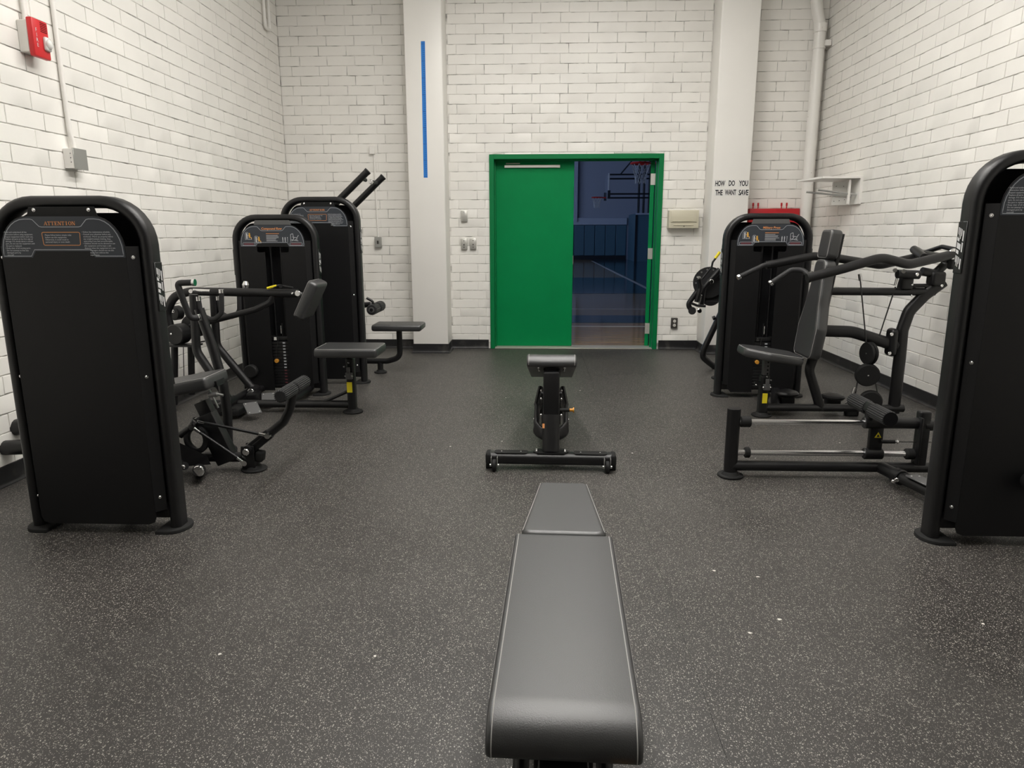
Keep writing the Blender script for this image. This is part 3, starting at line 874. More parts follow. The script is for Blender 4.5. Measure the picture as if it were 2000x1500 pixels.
    if kind == 'front':
        # weight stack behind the slot
        for dx in (-.042, .042): MB().cyl((cx + dx, cy - .022, .06), (cx + dx, cy - .022, H - .12), .009, n=10).obj('guide_rod', root, 'powder')
        me = None
        for i in range(15):
            z = .075 + i * .0255
            o = MB().box((cx, cy - .022, z + .0115), (.30, .085, .0235), bev=.002, seg=1)
            o = o.obj('weight_plate', root, 'powder')
            st = MB().box((cx + .030, cy - .0655, z + .0115), (.020, .001, .011)).obj('number_sticker', o, 'print_white' if i > 5 else 'print_maroon')
        hd = MB().box((cx, cy - .022, .478), (.26, .08, .035), bev=.004); hd.cyl((cx + .01, cy - .022, .49), (cx + .01, cy - .022, .60), .007, n=10)
        hd = hd.obj('selector_head', root, 'powder')
        m = MB().cyl((cx + .01, cy - .05, .52), (cx + .01, cy - .05, .585), .005, n=8); m.box((cx - .038, cy - .066, .478), (.022, .004, .026)); m.obj('selector_clip', hd, 'chrome')
        m = MB().tube([(cx - .012, cy - .07, .49), (cx - .018, cy - .075, .44), (cx - .034, cy - .075, .38), (cx - .036, cy - .075, .31)], .0022, .03, n=6); pn = m.obj('pin_cord', root, 'cable')
        m = MB().cyl((cx - .036, cy - .066, .295), (cx - .036, cy - .088, .295), .017, n=16, ch=.003); m.obj('pin_knob', pn, 'amber')

def disc_foot(root, x, y, r=.072):
    m = MB().cyl((x, y, 0), (x, y, .014), r, n=28, ch=.004); m.cyl((x, y, .012), (x, y, .03), r * .72, r * .55, n=24)
    return m.obj('foot', root, 'rubber')
def caps(root, pts, r=.018, d=(0, -1, 0), name='pivot_cap', h=.012):
    for p in pts:
        p = Vector(p); dd = Vector(d).normalized()
        m = MB().cyl(p, p + dd * h, r, n=18, ch=min(.004, h * .3)); m.cyl(p + dd * h, p + dd * (h + .002), r * .35, n=8)
        m.obj(name, root, 'chrome')
def pad_box(root, c, size, rot, name='seat', bev=.022, stitch='y'):
    """upholstered pad: soft box with a stitched seam round the top edge"""
    o = MB().box(c, size, rot, bev=bev, seg=4).obj(name, root, 'vinyl', smooth=60)
    rm = rot or Matrix.Identity(3)
    hx, hy, hz = (s / 2 for s in size)
    m = MB()
    zs = hz - bev * .30 + .0012
    pr = rrect(hx - bev * .25 + .0005, hy - bev * .25 + .0005, bev, 4)
    pts = [Vector(c) + rm @ Vector((a, b, zs)) for a, b in pr]
    m.sweep(pts, [(.0011, 0), (0, .0011), (-.0011, 0), (0, -.0011)], up=rm @ Vector((0, 0, 1)), closed=True)
    m.obj('stitching', o, 'stitch', smooth=0)
    return o

# ---------------------------------------------------------------- A: vertical press, tower in front of its seat
A = thing('press_machine', 'black press machine with ATTENTION sign, foot lever and ribbed roller by the white brick wall', 'weight machine', (-1.957, 2.95, 0))
tower(A, -1.957, 2.945, 1.47, 'back')
m = MB().tube([(-2.28, 3.75, .075), (-1.62, 3.75, .075)], 0, 0, oval=(.034, .026), up=(0, 0, 1)); m.tube([(-2.24, 3.0, .075), (-2.24, 3.74, .075)], 0, 0, oval=(.034, .026), up=(0, 0, 1)); m.tube([(-1.98, 3.02, .075), (-1.98, 3.74, .075)], 0, 0, oval=(.034, .026), up=(0, 0, 1))
m.obj('base_frame', A, 'powder')
m = MB().tube([(-2.927, 3.600, 0.265), (-2.772, 3.600, 0.301)], .045, 0); m.tube([(-2.884, 3.500, 0.194), (-2.713, 3.500, 0.204)], .04, 0); m.obj('rear_tube', A, 'powder')
disc_foot(A, -1.615, 3.75)
m = MB().cyl((-1.618, 3.75, .02), (-1.618, 3.75, .07), .035); m.box((-1.63, 3.715, .085), (.075, .012, .13), bev=.005); m.box((-1.63, 3.785, .085), (.075, .012, .13), bev=.005); m.cyl((-1.632, 3.70, .122), (-1.632, 3.80, .122), .032, n=20); m.obj('pivot_bracket', A, 'powder')
m = MB().box((-1.572, 3.745, .085), (.045, .06, .06), rotY(10), bev=.012, seg=3); m.obj('bumper', A, 'rubber')
caps(A, [(-1.632, 3.70, .122)], .02)
m = MB().tube([(-1.632, 3.75, .122), (-1.50, 3.75, .225), (-1.425, 3.75, .285), (-1.385, 3.75, .36), (-1.358, 3.75, .47)], .025, .08); m.box((-1.572, 3.75, .168), (.17, .045, .06), rotY(-38), bev=.008); fl_ = m.obj('foot_lever', A, 'powder')
m = MB().cyl((-1.357, 3.56, .478), (-1.357, 3.94, .478), .018); m.obj('axle', fl_, 'powder')
for y0, y1 in ((3.545, 3.735), (3.755, 3.945)):
    MB().ribbed((-1.357, y0, .478), (-1.357, y1, .478), .036).obj('roller_grip', A, 'grip', smooth=25)
for a, b, nm in (((-1.893, 3.680, 0.305), (-1.506, 3.710, 0.214), 'linkage_rod'), ((-1.906, 3.660, 0.275), (-1.645, 3.700, 0.057), 'linkage_rod')):
    a = Vector(a); b = Vector(b); d = (b - a).normalized()
    ro = MB().cyl(a + d * .05, b - d * .05, .0085, n=12).obj(nm, A, 'powder')
    m = MB().cyl(a, a + d * .06, .0105, .008, n=12); m.cyl(b - d * .06, b, .008, .0105, n=12)
    for p in (a, b): m.cyl(p + Vector((0, -.012, 0)), p + Vector((0, .012, 0)), .016, n=14)
    m.obj('rod_end', ro, 'chrome')
pad_box(A, (-1.985, 3.75, .490), (.42, .28, .075), rotY(-11))
m = MB().box((-1.856, 3.750, 0.337), (.075, .06, .14), rotY(-22), bev=.006); m.obj('seat_post', A, 'powder')
m = MB().box((-1.814, 3.750, 0.188), (.11, .075, .30), rotY(-22), bev=.006); m.box((-1.862, 3.750, 0.493), (.20, .10, .03), rotY(-10)); m.obj('seat_sleeve', A, 'powder')
m = MB().box((-1.79, 3.705, .425), (.006, .01, .11), rotY(-22)); m.cyl((-1.804, 3.680, 0.451), (-1.755, 3.680, 0.457), .014, n=12); m.cyl((-1.755, 3.680, 0.457), (-1.724, 3.680, 0.451), .007, n=10); m.obj('adjust_pin', A, 'steel')
m = MB()
m.add([(-1.979, 3.620, 0.204), (-1.994, 3.620, 0.056), (-1.800, 3.620, 0.073), (-1.818, 3.620, 0.123), (-2.012, 3.680, 0.186), (-2.027, 3.680, 0.036), (-1.830, 3.680, 0.053), (-1.848, 3.680, 0.104)], [[0, 1, 2, 3], [7, 6, 5, 4], [0, 4, 5, 1], [1, 5, 6, 2], [2, 6, 7, 3], [3, 7, 4, 0]])
m.obj('gusset', A, 'powder')
c_ = Vector((-1.907, 3.700, 0.195)); m = MB().sweep([c_ + Vector((.055 * math.cos(2 * math.pi * k / 28), 0, .068 * math.sin(2 * math.pi * k / 28))) for k in range(28)], rrect(.016, .014, .006, 2), up=(0, 1, 0), closed=True); m.tube([(-1.999, 3.700, 0.215), (-1.936, 3.700, 0.258), (-1.889, 3.680, 0.310)], .02, .03); m.obj('cam_ring', A, 'powder')
m = MB().cyl((-1.807, 3.500, 0.082), (-1.890, 3.660, 0.026), .033, n=20); m.cyl((-1.896, 3.520, 0.097), (-1.972, 3.660, 0.049), .022); m.obj('pivot_tube', A, 'powder')
caps(A, [(-1.807, 3.500, 0.079)], .030); caps(A, [(-1.900, 3.520, 0.094)], .012)
# far press arm with its loop handle
m = MB().tube([(-1.970, 4.000, 0.891), (-1.912, 4.000, 0.666), (-1.868, 4.000, 0.445), (-1.859, 4.000, 0.266), (-1.871, 4.000, 0.059)], .028, .3, n=16); m.obj('press_arm', A, 'powder')
m = MB().tube([(-1.954, 3.970, 0.844), (-1.995, 3.930, 0.843), (-2.021, 3.900, 0.997), (-2.033, 3.900, 1.046), (-1.939, 3.900, 1.049)], .0175, .07); hd = m.obj('handle', A, 'grip')
m = MB().cyl((-1.945, 3.900, 1.049), (-1.930, 3.900, 1.049), .020); m.cyl((-1.963, 3.970, 0.844), (-1.948, 3.970, 0.847), .021); m.obj('handle_collar', hd, 'chrome')
m = MB().tube([(-1.904, 3.400, 0.954), (-1.878, 3.400, 0.762), (-1.867, 3.400, 0.573)], .028, .3, n=16); m.obj('press_arm', A, 'powder')
m = MB().cyl((-1.804, 3.920, 0.068), (-1.897, 4.050, 0.017), .024, n=18, ch=.003); m.obj('arm_axle', A, 'powder')

# ---------------------------------------------------------------- B: compound row
Bm = thing('row_machine', 'black compound row machine with sloped chest pad and square seat facing the wall', 'weight machine', (-2.117, 5.70, 0))
tower(Bm, -2.117, 5.685, 1.47, 'front', 'Compound Row')
m = MB().tube([(-2.55, 5.08, .062), (-1.40, 5.08, .062)], 0, 0, oval=(.034, .028), up=(0, 0, 1)); m.tube([(-2.3, 5.1, .062), (-2.3, 5.66, .062)], 0, 0, oval=(.034, .028), up=(0, 0, 1)); m.tube([(-1.90, 5.1, .062), (-1.90, 5.66, .062)], 0, 0, oval=(.03, .026), up=(0, 0, 1)); m.obj('base_frame', Bm, 'powder')
disc_foot(Bm, -1.394, 5.08, .075)
m = MB().box((-1.396, 5.08, .215), (.062, .07, .41), bev=.016, seg=3); m.tube([(-1.62, 5.08, .075), (-1.43, 5.08, .16)], .012, 0); sl = m.obj('seat_sleeve', Bm, 'powder')
m = MB().box((-1.396, 5.08, .45), (.045, .05, .10), bev=.006); m.obj('seat_post', Bm, 'powder_grey')
m = MB().box((-1.402, 5.0435, .20), (.040, .002, .078)); m.obj('sticker', sl, 'yellow')
m = MB().box((-1.40, 5.037, .288), (.05, .02, .05), bev=.004); m.box((-1.402, 5.03, .33), (.026, .012, .05), bev=.004); m.obj('adjust_lever', sl, 'powder_grey')
for p in ((-1.425, 5.026, .288), (-1.375, 5.026, .288), (-1.40, 5.044, .385), (-1.436, 5.044, .355)): b = MB(); bolt(b, p, .007); b.obj('bolt', sl, 'chrome')
pad_box(Bm, (-1.362, 4.985, .491), (.45, .33, .068), None)
# chest pad
cp = pad_box(Bm, (-1.658, 5.060, 0.853), (.29, .27, .078), rotY(-63), 'chest_pad', .024)
m = MB().box((-1.697, 5.080, 0.877), (.05, .05, .04)); m.tube([(-1.742, 5.080, 0.889), (-1.679, 5.080, 0.866)], .014, 0); m.obj('pad_mount', Bm, 'powder_grey')
# fixed frame: top tube, brace, wall-side upright
m = MB().tube([(-1.757, 5.080, 0.892), (-2.555, 5.080, 0.906), (-2.681, 5.080, 0.872), (-2.752, 5.080, 0.751), (-2.73, 5.08, .62)], .031, .12); m.obj('top_tube', Bm, 'powder')
m = MB().tube([(-1.939, 5.080, 0.892), (-1.959, 5.080, 0.829), (-2.085, 5.080, 0.772), (-2.462, 5.080, 0.676), (-2.580, 5.080, 0.649)], .022, .1); m.obj('brace_tube', Bm, 'powder')
caps(Bm, [(-1.745, 5.045, 0.895)], .022); caps(Bm, [(-1.786, 5.045, 0.895)], .008, h=.008)
m = MB().tube([(-1.921, 5.050, 0.935), (-1.882, 5.050, 0.954), (-1.826, 5.050, 0.943), (-1.781, 5.050, 0.935)], .008, .03); m.cyl((-1.874, 5.060, 0.946), (-1.863, 5.030, 0.948), .014); m.obj('range_lever', Bm, 'powder')
m = MB().tube([(-1.970, 5.050, 0.931), (-1.901, 5.050, 0.950)], .009, 0); m.obj('lever_grip', Bm, 'yellow')
for yy, (t1, t2, t3) in ((4.85, ((-2.419, 4.850, 0.903), (-2.437, 4.850, 0.499), (-2.227, 4.850, 0.133))), (5.30, ((-2.488, 5.300, 0.866), (-2.500, 5.300, 0.469), (-2.234, 5.300, 0.116)))):
    m = MB().tube([t1, t2, t3], .030, .12, n=16); ar = m.obj('row_arm', Bm, 'powder')
    x, y, z = t3
    m = MB().cyl((x, y - .05, z), (x, y + .05, z), .036, n=20); m.obj('arm_hub', ar, 'powder')
    caps(Bm, [(x, y - .052, z)], .026)
    x, y, z = t1
    mh = MB().tube([(x + .03, y + .0, z - .02), (x + .04, y, z - .14), (x + .12, y, z - .185), (x + .19, y, z - .13), (x + .20, y, z + .015)], .0165, .06); hh = mh.obj('handle', ar, 'grip')
    mh = MB().cyl((x + .03, y, z - .045), (x + .029, y, z - .015), .019); mh.cyl((x + .20, y, z + .01), (x + .20, y, z + .035), .019); mh.cyl((x + .0, y - .028, z + .025), (x + .0, y - .04, z + .025), .014); mh.tube([(x - .0, y, z + .03), (x + .12, y, z + .025)], .010, 0); mh.obj('handle_collar', hh, 'chrome')
m = MB().cyl((-2.147, 5.100, 0.954), (-2.149, 5.100, 0.928), .026, .02, n=18); m.cyl((-2.145, 5.100, 0.980), (-2.147, 5.100, 0.954), .014, .026, n=18); m.obj('knob', Bm, 'chrome')
# cable drum by the wall
m = MB().cyl((-2.642, 4.950, 0.602), (Vector((-2.642, 4.950, 0.602)) + Vector((.02, .10, 0))), .075, n=28, ch=.006); m.cyl((-2.591, 5.100, 0.643), (Vector((-2.591, 5.100, 0.643)) + Vector((.02, .10, 0))), .085, n=28, ch=.006); m.cyl((-2.766, 5.200, 0.731), (Vector((-2.766, 5.200, 0.731)) + Vector((.02, .06, 0))), .055, n=24, ch=.006); m.obj('cable_drum', Bm, 'powder')
b = MB(); bolt(b, (-2.661, 4.945, 0.610), .007); bolt(b, (-2.608, 5.090, 0.617), .006); bolt(b, (-2.759, 5.190, 0.747), .012); b.obj('bolt', Bm, 'chrome')
m = MB().box((-2.619, 5.000, 0.520), (.26, .12, .012)); m.obj('drum_shelf', Bm, 'powder')
for p, q in (((-2.673, 5.000, 0.512), (-2.719, 5.000, 0.070)), ((-2.602, 5.100, 0.496), (-2.630, 5.100, 0.126))): MB().tube([p, q], .024, 0).obj('upright', Bm, 'powder')
m = MB().cyl((-2.608, 5.000, 0.512), (-2.639, 5.000, 0.129), .003, n=6); m.cyl((-2.507, 5.050, 0.535), (-2.460, 5.050, 0.543), .006, n=6); m.obj('cable', Bm, 'cable')
# foot plates
for p, Rp in (((-2.070, 4.860, 0.082), rotZ(38) @ rotX(28)), ((-2.084, 5.200, 0.079), rotZ(20) @ rotX(22))):
    m = MB().box(p, (.10, .13, .008), Rp, bev=.003, seg=1); fp = m.obj('foot_plate', Bm, 'powder_grey')
    b = MB()
    for dx in (-.035, .035):
        for dy in (-.05, .05): bolt(b, Vector(p) + Rp @ Vector((dx, dy, .004)), .005, Rp @ Vector((0, 0, 1)), .003)
    b.obj('rivet', fp, 'steel')
m = MB().box((-2.24, 4.93, .05), (.16, .20, .05), bev=.01); m.cyl((-2.30, 4.80, .09), (-2.30, 5.36, .09), .032, n=18); m.box((-2.20, 5.22, .075), (.09, .12, .10), bev=.02); m.obj('pivot_block', Bm, 'powder')
m = MB().cyl((-2.365, 5.560, 0.212), (Vector((-2.365, 5.560, 0.212)) + Vector((0, .05, 0))), .055, n=24, ch=.008); m.obj('pulley', Bm, 'rubber')

# ---------------------------------------------------------------- C: lat pulldown behind the row machine
C = thing('pulldown_machine', 'tall black pulldown machine whose two long arms rise behind its ATTENTION tower', 'weight machine', (-1.893, 6.17, 0))
tower(C, -1.893, 6.165, 1.63, 'back')
for y in (6.32, 6.94):
    m = MB().tube([(-2.35, y, 1.08), (-1.5, y, 1.852)], .030, 0, n=16); ar = m.obj('pull_arm', C, 'powder')
    m = MB().cyl((-1.507, y, 1.846), (-1.495, y, 1.857), .0315, n=18); m.obj('end_cap', ar, 'rubber')
m = MB().tube([(-1.56, 6.94, 1.80), (-1.56, 6.70, 1.79)], .017, 0); h_ = m.obj('handle', C, 'grip')
m = MB().cyl((-1.56, 6.70, 1.79), (-1.56, 6.66, 1.79), .021, n=16, ch=.004); m.obj('handle_cap', h_, 'chrome')
m = MB().tube([(-1.56, 6.32, 1.80), (-1.56, 6.48, 1.79)], .017, 0); h_ = m.obj('handle', C, 'grip')
m = MB().tube([(-2.35, 6.30, 1.08), (-2.35, 6.96, 1.08)], .04, 0); m.tube([(-2.35, 6.63, 1.08), (-2.35, 6.63, .1)], .045, 0); m.tube([(-2.35, 6.63, .10), (-1.72, 6.63, .13)], .03, 0); m.tube([(-2.2, 6.2, .08), (-2.2, 6.62, .1)], .03, 0); m.tube([(-2.35, 6.63, .62), (-1.60, 6.63, .66)], .026, 0); m.obj('main_frame', C, 'powder')
m = MB().cyl((-1.545, 6.42, .63), (-1.545, 6.84, .63), .016); m.tube([(-1.62, 6.63, .67), (-1.545, 6.63, .63)], .02, 0); m.tube([(-1.603, 6.500, 0.734), (-1.551, 6.500, 0.705), (-1.525, 6.500, 0.648)], .012, .03); m.obj('roller_axle', C, 'powder')
for y0, y1 in ((6.43, 6.60), (6.65, 6.82)): MB().ribbed((-1.545, y0, .63), (-1.545, y1, .63), .05).obj('thigh_roller', C, 'grip', smooth=25)
m = MB().cyl((-1.545, 6.430, .63), (-1.545, 6.424, .63), .026, n=18); m.obj('roller_cap', C, 'powder_grey')
pad_box(C, (-1.335, 6.63, .452), (.47, .30, .062), None)
m = MB().tube([(-1.335, 6.63, .44), (-1.335, 6.63, .15), (-1.46, 6.63, .115), (-1.75, 6.63, .115)], .028, .14, n=16); m.obj('seat_post', C, 'powder')
disc_foot(C, -1.53, 6.63, .062)
m = MB().cyl((-1.53, 6.63, .02), (-1.53, 6.63, .10), .028); m.obj('foot_stem', C, 'powder')

# ---------------------------------------------------------------- D: military press
D = thing('military_press_machine', 'black military press machine with tall upholstered backrest, headrest and overhead press arms', 'weight machine', (1.806, 5.72, 0))
tower(D, 1.806, 5.735, 1.47, 'front', 'Military Press')
m = MB().tube([(1.66, 5.07, .065), (2.66, 5.07, .065)], 0, 0, oval=(.034, .028), up=(0, 0, 1)); m.tube([(1.75, 5.09, .06), (1.95, 5.70, .06)], 0, 0, oval=(.034, .026), up=(0, 0, 1)); m.obj('base_frame', D, 'powder')
disc_foot(D, 1.645, 5.07)
m = MB().box((1.648, 5.07, .165), (.066, .07, .29), bev=.016, seg=3); sl = m.obj('seat_sleeve', D, 'powder')
m = MB().box((1.652, 5.07, .37), (.045, .05, .17), bev=.006); sp = m.obj('seat_post', D, 'powder_grey')
m = MB()
for k in range(5): m.cyl((1.659, 5.0455, .32 + k * .028), (1.659, 5.042, .32 + k * .028), .006, n=10)
m.obj('pin_hole', sp, 'interior')
m = MB().box((1.650, 5.0335, .14), (.036, .002, .074)); m.obj('sticker', sl, 'yellow')
m = MB().box((1.655, 5.026, .225), (.05, .02, .045), bev=.004); m.box((1.655, 5.02, .262), (.026, .012, .05), bev=.004); m.obj('adjust_lever', sl, 'powder_grey')
for p in ((1.628, 5.015, .225), (1.682, 5.015, .225), (1.655, 5.034, .30), (1.684, 5.034, .275), (1.58, 5.034, .24)): b = MB(); bolt(b, p, .007); b.obj('bolt', sl, 'chrome')
m = MB().box((1.60, 5.05, .25), (.05, .03, .02)); m.obj('side_tab', sl, 'powder')
# seat: rounded, sloping down towards the back
def soft_pad(root, outline, th, M, name, bev=.022):
    ob = MB().prism(outline, th, M, bev=bev, seg=4).obj(name, root, 'vinyl', smooth=60)
    s = MB()
    n = len(outline)
    c = (sum(p[0] for p in outline) / n, sum(p[1] for p in outline) / n)
    pts = []
    for p in outline:
        d = Vector((p[0] - c[0], p[1] - c[1])); l = d.length; d = d * ((l - bev * .28) / l)
        pts.append(M @ Vector((c[0] + d.x, c[1] + d.y, th - bev * .28 + .0008)))
    s.sweep(pts, [(.0011, 0), (0, .0011), (-.0011, 0), (0, -.0011)], up=M.to_3x3() @ Vector((0, 0, 1)), closed=True)
    s.obj('stitching', ob, 'stitch', smooth=0)
    return ob
so = rounded_poly([(-.22, -.10), (-.22, .10), (-.05, .175), (.20, .155), (.20, -.155), (-.05, -.175)], .05, 4)
sM = Matrix.Translation((1.672, 5.07, .425)) @ rotY(9).to_4x4()
soft_pad(D, so, .065, sM, 'seat')
bo = rounded_poly([(-.165, .0), (.165, .0), (.175, .22), (.125, .40), (.095, .56), (.095, .70), (-.095, .70), (-.095, .56), (-.125, .40), (-.175, .22)], .05, 4)
# local X -> world y, local Y -> up the back, local Z -> towards the seat (-x)
ln = R(7)
upv = Vector((math.sin(ln), 0, math.cos(ln))); nv = Vector((-math.cos(ln), 0, math.sin(ln)))
bM = frame((0, -1, 0), upv, nv, Vector((1.975, 5.07, .435)))
soft_pad(D, bo, .085, bM, 'backrest', .024)
ho = rounded_poly([(-.09, 0), (.09, 0), (.085, .20), (-.085, .20)], .03, 3)
soft_pad(D, ho, .085, frame((0, -1, 0), upv, nv, Vector((1.975, 5.07, .435)) + upv * .705), 'headrest', .02)
m = MB().prism([(-.05, .02), (.05, .02), (.05, .88), (-.05, .88)], .022, frame((0, -1, 0), upv, nv, Vector((1.999, 5.07, .435)))); bp_ = m.obj('back_plate', D, 'powder')
b = MB(); bolt(b, Vector((2.00, 5.018, .435)) + upv * .84, .006); b.obj('bolt', bp_, 'chrome')
m = MB().tube([Vector((1.99, 5.07, .44)) + upv * .02, (1.962, 5.070, 0.347), (2.073, 5.070, 0.050)], .034, .1, n=16); m.obj('back_tube', D, 'powder')
m = MB().tube([(2.028, 5.070, 0.913), (2.785, 5.070, 0.910)], .028, 0, n=16); m.obj('upper_beam', D, 'powder')
lb = MB().tube([(2.010, 5.070, 0.632), (2.245, 5.070, 0.625), (2.569, 5.070, 0.523)], 0, .3, oval=(.042, .028), up=(0, 1, 0)); lb.obj('lower_beam', D, 'powder')
m = MB().box((2.527, 5.070, 0.552), (.06, .10, .20), bev=.029, seg=5); fg = m.obj('flange', D, 'powder')
caps(fg, [(2.491, 5.010, 0.616), (2.491, 5.010, 0.480)], .013, (0, -1, 0), 'bolt', .008)
m = MB().tube([(2.596, 5.07, .03), (2.597, 5.070, 0.433), (2.592, 5.070, 0.637), (2.624, 5.070, 0.773), (2.717, 5.070, 0.885), (2.836, 5.070, 0.982)], 0, .12, oval=(.042, .03), up=(0, 1, 0)); m.obj('main_upright', D, 'powder')
m = MB().box((2.784, 5.070, 1.003), (.10, .09, .10), bev=.02, seg=3); m.tube([(2.614, 5.070, 0.953), (2.832, 5.070, 0.953)], .014, 0); m.cyl((2.478, 5.000, 1.039), (2.628, 5.000, 1.032), .030, n=16); m.box((2.576, 5.070, 0.974), (.08, .08, .09), bev=.01); m.tube([(2.680, 5.070, 1.053), (2.773, 5.070, 1.035), (2.847, 5.070, 1.116)], .03, .05); m.obj('pivot_head', D, 'powder')
for p, r_ in (((2.595, 4.965, 1.037), .012), ((2.806, 5.030, 0.956), .010), ((2.608, 5.030, 0.888), .006), ((2.603, 5.030, 0.963), .008)): caps(D, [p], r_, (0, -1, 0), 'bolt', .008)
m = MB().box((2.805, 4.900, 1.129), (.10, .05, .11), bev=.02, seg=3); m.tube([(2.755, 4.900, 1.146), (2.734, 5.200, 1.165), (2.799, 5.400, 1.186)], .03, .05); m.tube([(2.830, 4.950, 1.203), (2.816, 5.100, 1.221), (2.786, 5.300, 1.170)], .016, .05); m.obj('yoke', D, 'powder')
caps(D, [(2.765, 4.870, 1.178)], .036, h=.014)
# press arms and handles
na = MB().tube([(1.775, 4.740, 1.026), (2.009, 4.740, 1.089), (2.239, 4.740, 1.159), (2.438, 4.780, 1.111), (2.767, 4.880, 1.174)], .031, .18, n=16); na = na.obj('press_arm', D, 'powder')
m = MB().cyl((1.769, 4.740, 1.024), (1.782, 4.740, 1.027), .0325, n=18); m.obj('end_cap', na, 'rubber')
fa = MB().tube([(1.718, 5.420, 1.080), (2.062, 5.420, 1.148), (2.252, 5.420, 1.129), (2.559, 5.420, 1.080), (2.841, 5.400, 1.149)], .031, .15, n=16); fa = fa.obj('press_arm', D, 'powder')
m = MB().cyl((1.710, 5.420, 1.078), (1.725, 5.420, 1.082), .0325, n=18); m.obj('end_cap', fa, 'rubber')
h1 = MB().tube([(1.814, 4.800, 1.029), (1.782, 4.860, 1.073), (1.710, 4.880, 1.072), (1.583, 4.880, 0.983)], .0175, .06); h1 = h1.obj('handle', D, 'grip')
h2 = MB().tube([(1.717, 5.360, 1.087), (1.670, 5.340, 1.084), (1.486, 5.320, 0.998)], .0175, .05); h2 = h2.obj('handle', D, 'grip')
for h_, a, b in ((h1, (1.589, 4.880, 0.990), (1.573, 4.880, 0.976)), (h2, (1.497, 5.320, 1.002), (1.475, 5.320, 0.991))):
    MB().cyl(a, b, .022, n=18, ch=.005).obj('handle_cap', h_, 'chrome')
MB().cyl((1.791, 4.760, 1.045), (1.827, 4.830, 1.048), .02).obj('handle_collar', h1, 'chrome')
m = MB().tube([(2.702, 5.250, 1.200), (2.675, 5.050, 1.149)], .028, 0); m.obj('cross_stub', D, 'powder')
# cables and pulleys
for a, b in (((2.231, 5.000, 1.003), (2.318, 5.000, 0.555)), ((2.502, 5.050, 0.947), (2.424, 5.050, 0.584)), ((2.285, 5.000, 0.281), (2.273, 5.000, 0.107)), ((2.411, 5.000, 0.278), (2.436, 5.000, 0.184))): MB().cyl(a, b, .0045, n=6).obj('cable', D, 'cable')
m = MB()
for a, b in (((2.224, 5.000, 1.038), (2.235, 5.000, 0.993)), ((2.502, 5.030, 1.019), (2.491, 5.030, 0.955)), ((2.272, 5.000, 0.232), (2.262, 5.000, 0.190))): m.cyl(a, b, .012, n=10)
m.cyl((2.461, 5.000, 1.063), (2.437, 4.950, 1.066), .014); m.cyl((2.521, 5.000, 1.056), (2.496, 4.950, 1.059), .014); m.obj('cable_end', D, 'chrome')
def pulley(root, c, ax, r, wd=.045):
    c = Vector(c); ax = Vector(ax).normalized()
    m = MB().cyl(c - ax * wd / 2, c - ax * .004, r, n=28, ch=.008); m.cyl(c + ax * .004, c + ax * wd / 2, r, n=28, ch=.008); m.cyl(c - ax * .006, c + ax * .006, r * .85, n=20)
    p = m.obj('pulley', root, 'rubber')
    b = MB(); bolt(b, c - ax * wd / 2, .006, -ax, .003); b.obj('axle_bolt', p, 'chrome')
pulley(D, (2.344, 5.000, 0.481), (.97, .22, 0), .082)
pulley(D, (2.339, 4.980, 0.330), (.15, 1, .1), .082)
pulley(D, (2.390, 5.000, 0.134), (.25, 1, .1), .078)
m = MB().box((2.345, 5.000, 0.400), (.03, .03, .08)); m.obj('pulley_link', D, 'powder')
for p in ((2.206, 5.200, 0.050), (1.903, 5.300, -0.005)):
    x, y, z = p
    m = MB().cyl((x, y, .10), (x, y, .135), .085, n=28, ch=.012); m.cyl((x, y, .135), (x, y, .15), .07, .03, n=24); m.box((x, y, .07), (.10, .08, .08), bev=.01); m.obj('pulley_cover', D, 'powder')
m = MB().box((2.308, 5.100, 0.044), (.09, .08, .10), bev=.02); m.obj('cable_block', D, 'powder')

# ---------------------------------------------------------------- E: sliding carriage machine
E = thing('carriage_machine', 'black carriage machine with two polished horizontal slide rods beside its tall tower', 'weight machine', (2.045, 2.93, 0))
tower(E, 2.045, 2.945, 1.63, 'back')
m = MB().tube([(1.07, 3.73, .062), (2.50, 3.73, .062)], 0, 0, oval=(.032, .027), up=(0, 0, 1)); m.tube([(2.08, 3.73, .30), (2.45, 3.73, .30), (2.45, 3.73, .06)], .03, .05); m.obj('base_frame', E, 'powder')
disc_foot(E, 1.065, 3.73, .07)
ep = MB().sweep([(1.063, 3.73, .015), (1.063, 3.73, .385)], rrect(.036, .03, .028, 5), up=(0, 1, 0)); ep.obj('end_post', E, 'powder')
m = MB().box((2.075, 3.73, .225), (.062, .05, .31), bev=.010, seg=3); m.box((2.046, 3.70, .22), (.012, .04, .26), bev=.003); m.obj('end_post', E, 'powder')
for z in (.312, .138):
    MB().cyl((1.09, 3.73, z), (2.06, 3.73, z), .0155, n=20).obj('slide_rod', E, 'rod_steel')
for xa, xb, z in ((1.10, 1.155, .312), (1.135, 1.162, .138), (2.0, 2.05, .138)): MB().cyl((xa, 3.73, z), (xb, 3.73, z), .03, ch=.004).obj('rod_stop', E, 'rubber')
ca = MB().cyl((1.758, 3.73, .312), (2.045, 3.73, .312), .031, n=24, ch=.004); ca.cyl((1.775, 3.73, .138), (1.875, 3.73, .138), .031, n=24, ch=.004); ca.box((1.83, 3.73, .225), (.072, .03, .15), bev=.006); ca.tube([(1.79, 3.73, .325), (1.79, 3.73, .40)], .026, 0); ca.box((1.79, 3.73, .395), (.055, .075, .055), rotY(20), bev=.012)
ca = ca.obj('carriage', E, 'powder')
for y0, y1 in ((3.515, 3.70), (3.76, 3.945)): MB().ribbed((1.79, y0, .388), (1.79, y1, .388), .04).obj('roller_grip', E, 'grip', smooth=25)
m = MB().cyl((1.79, 3.513, .388), (1.79, 3.518, .388), .037, n=24); m.obj('roller_end', E, 'interior')
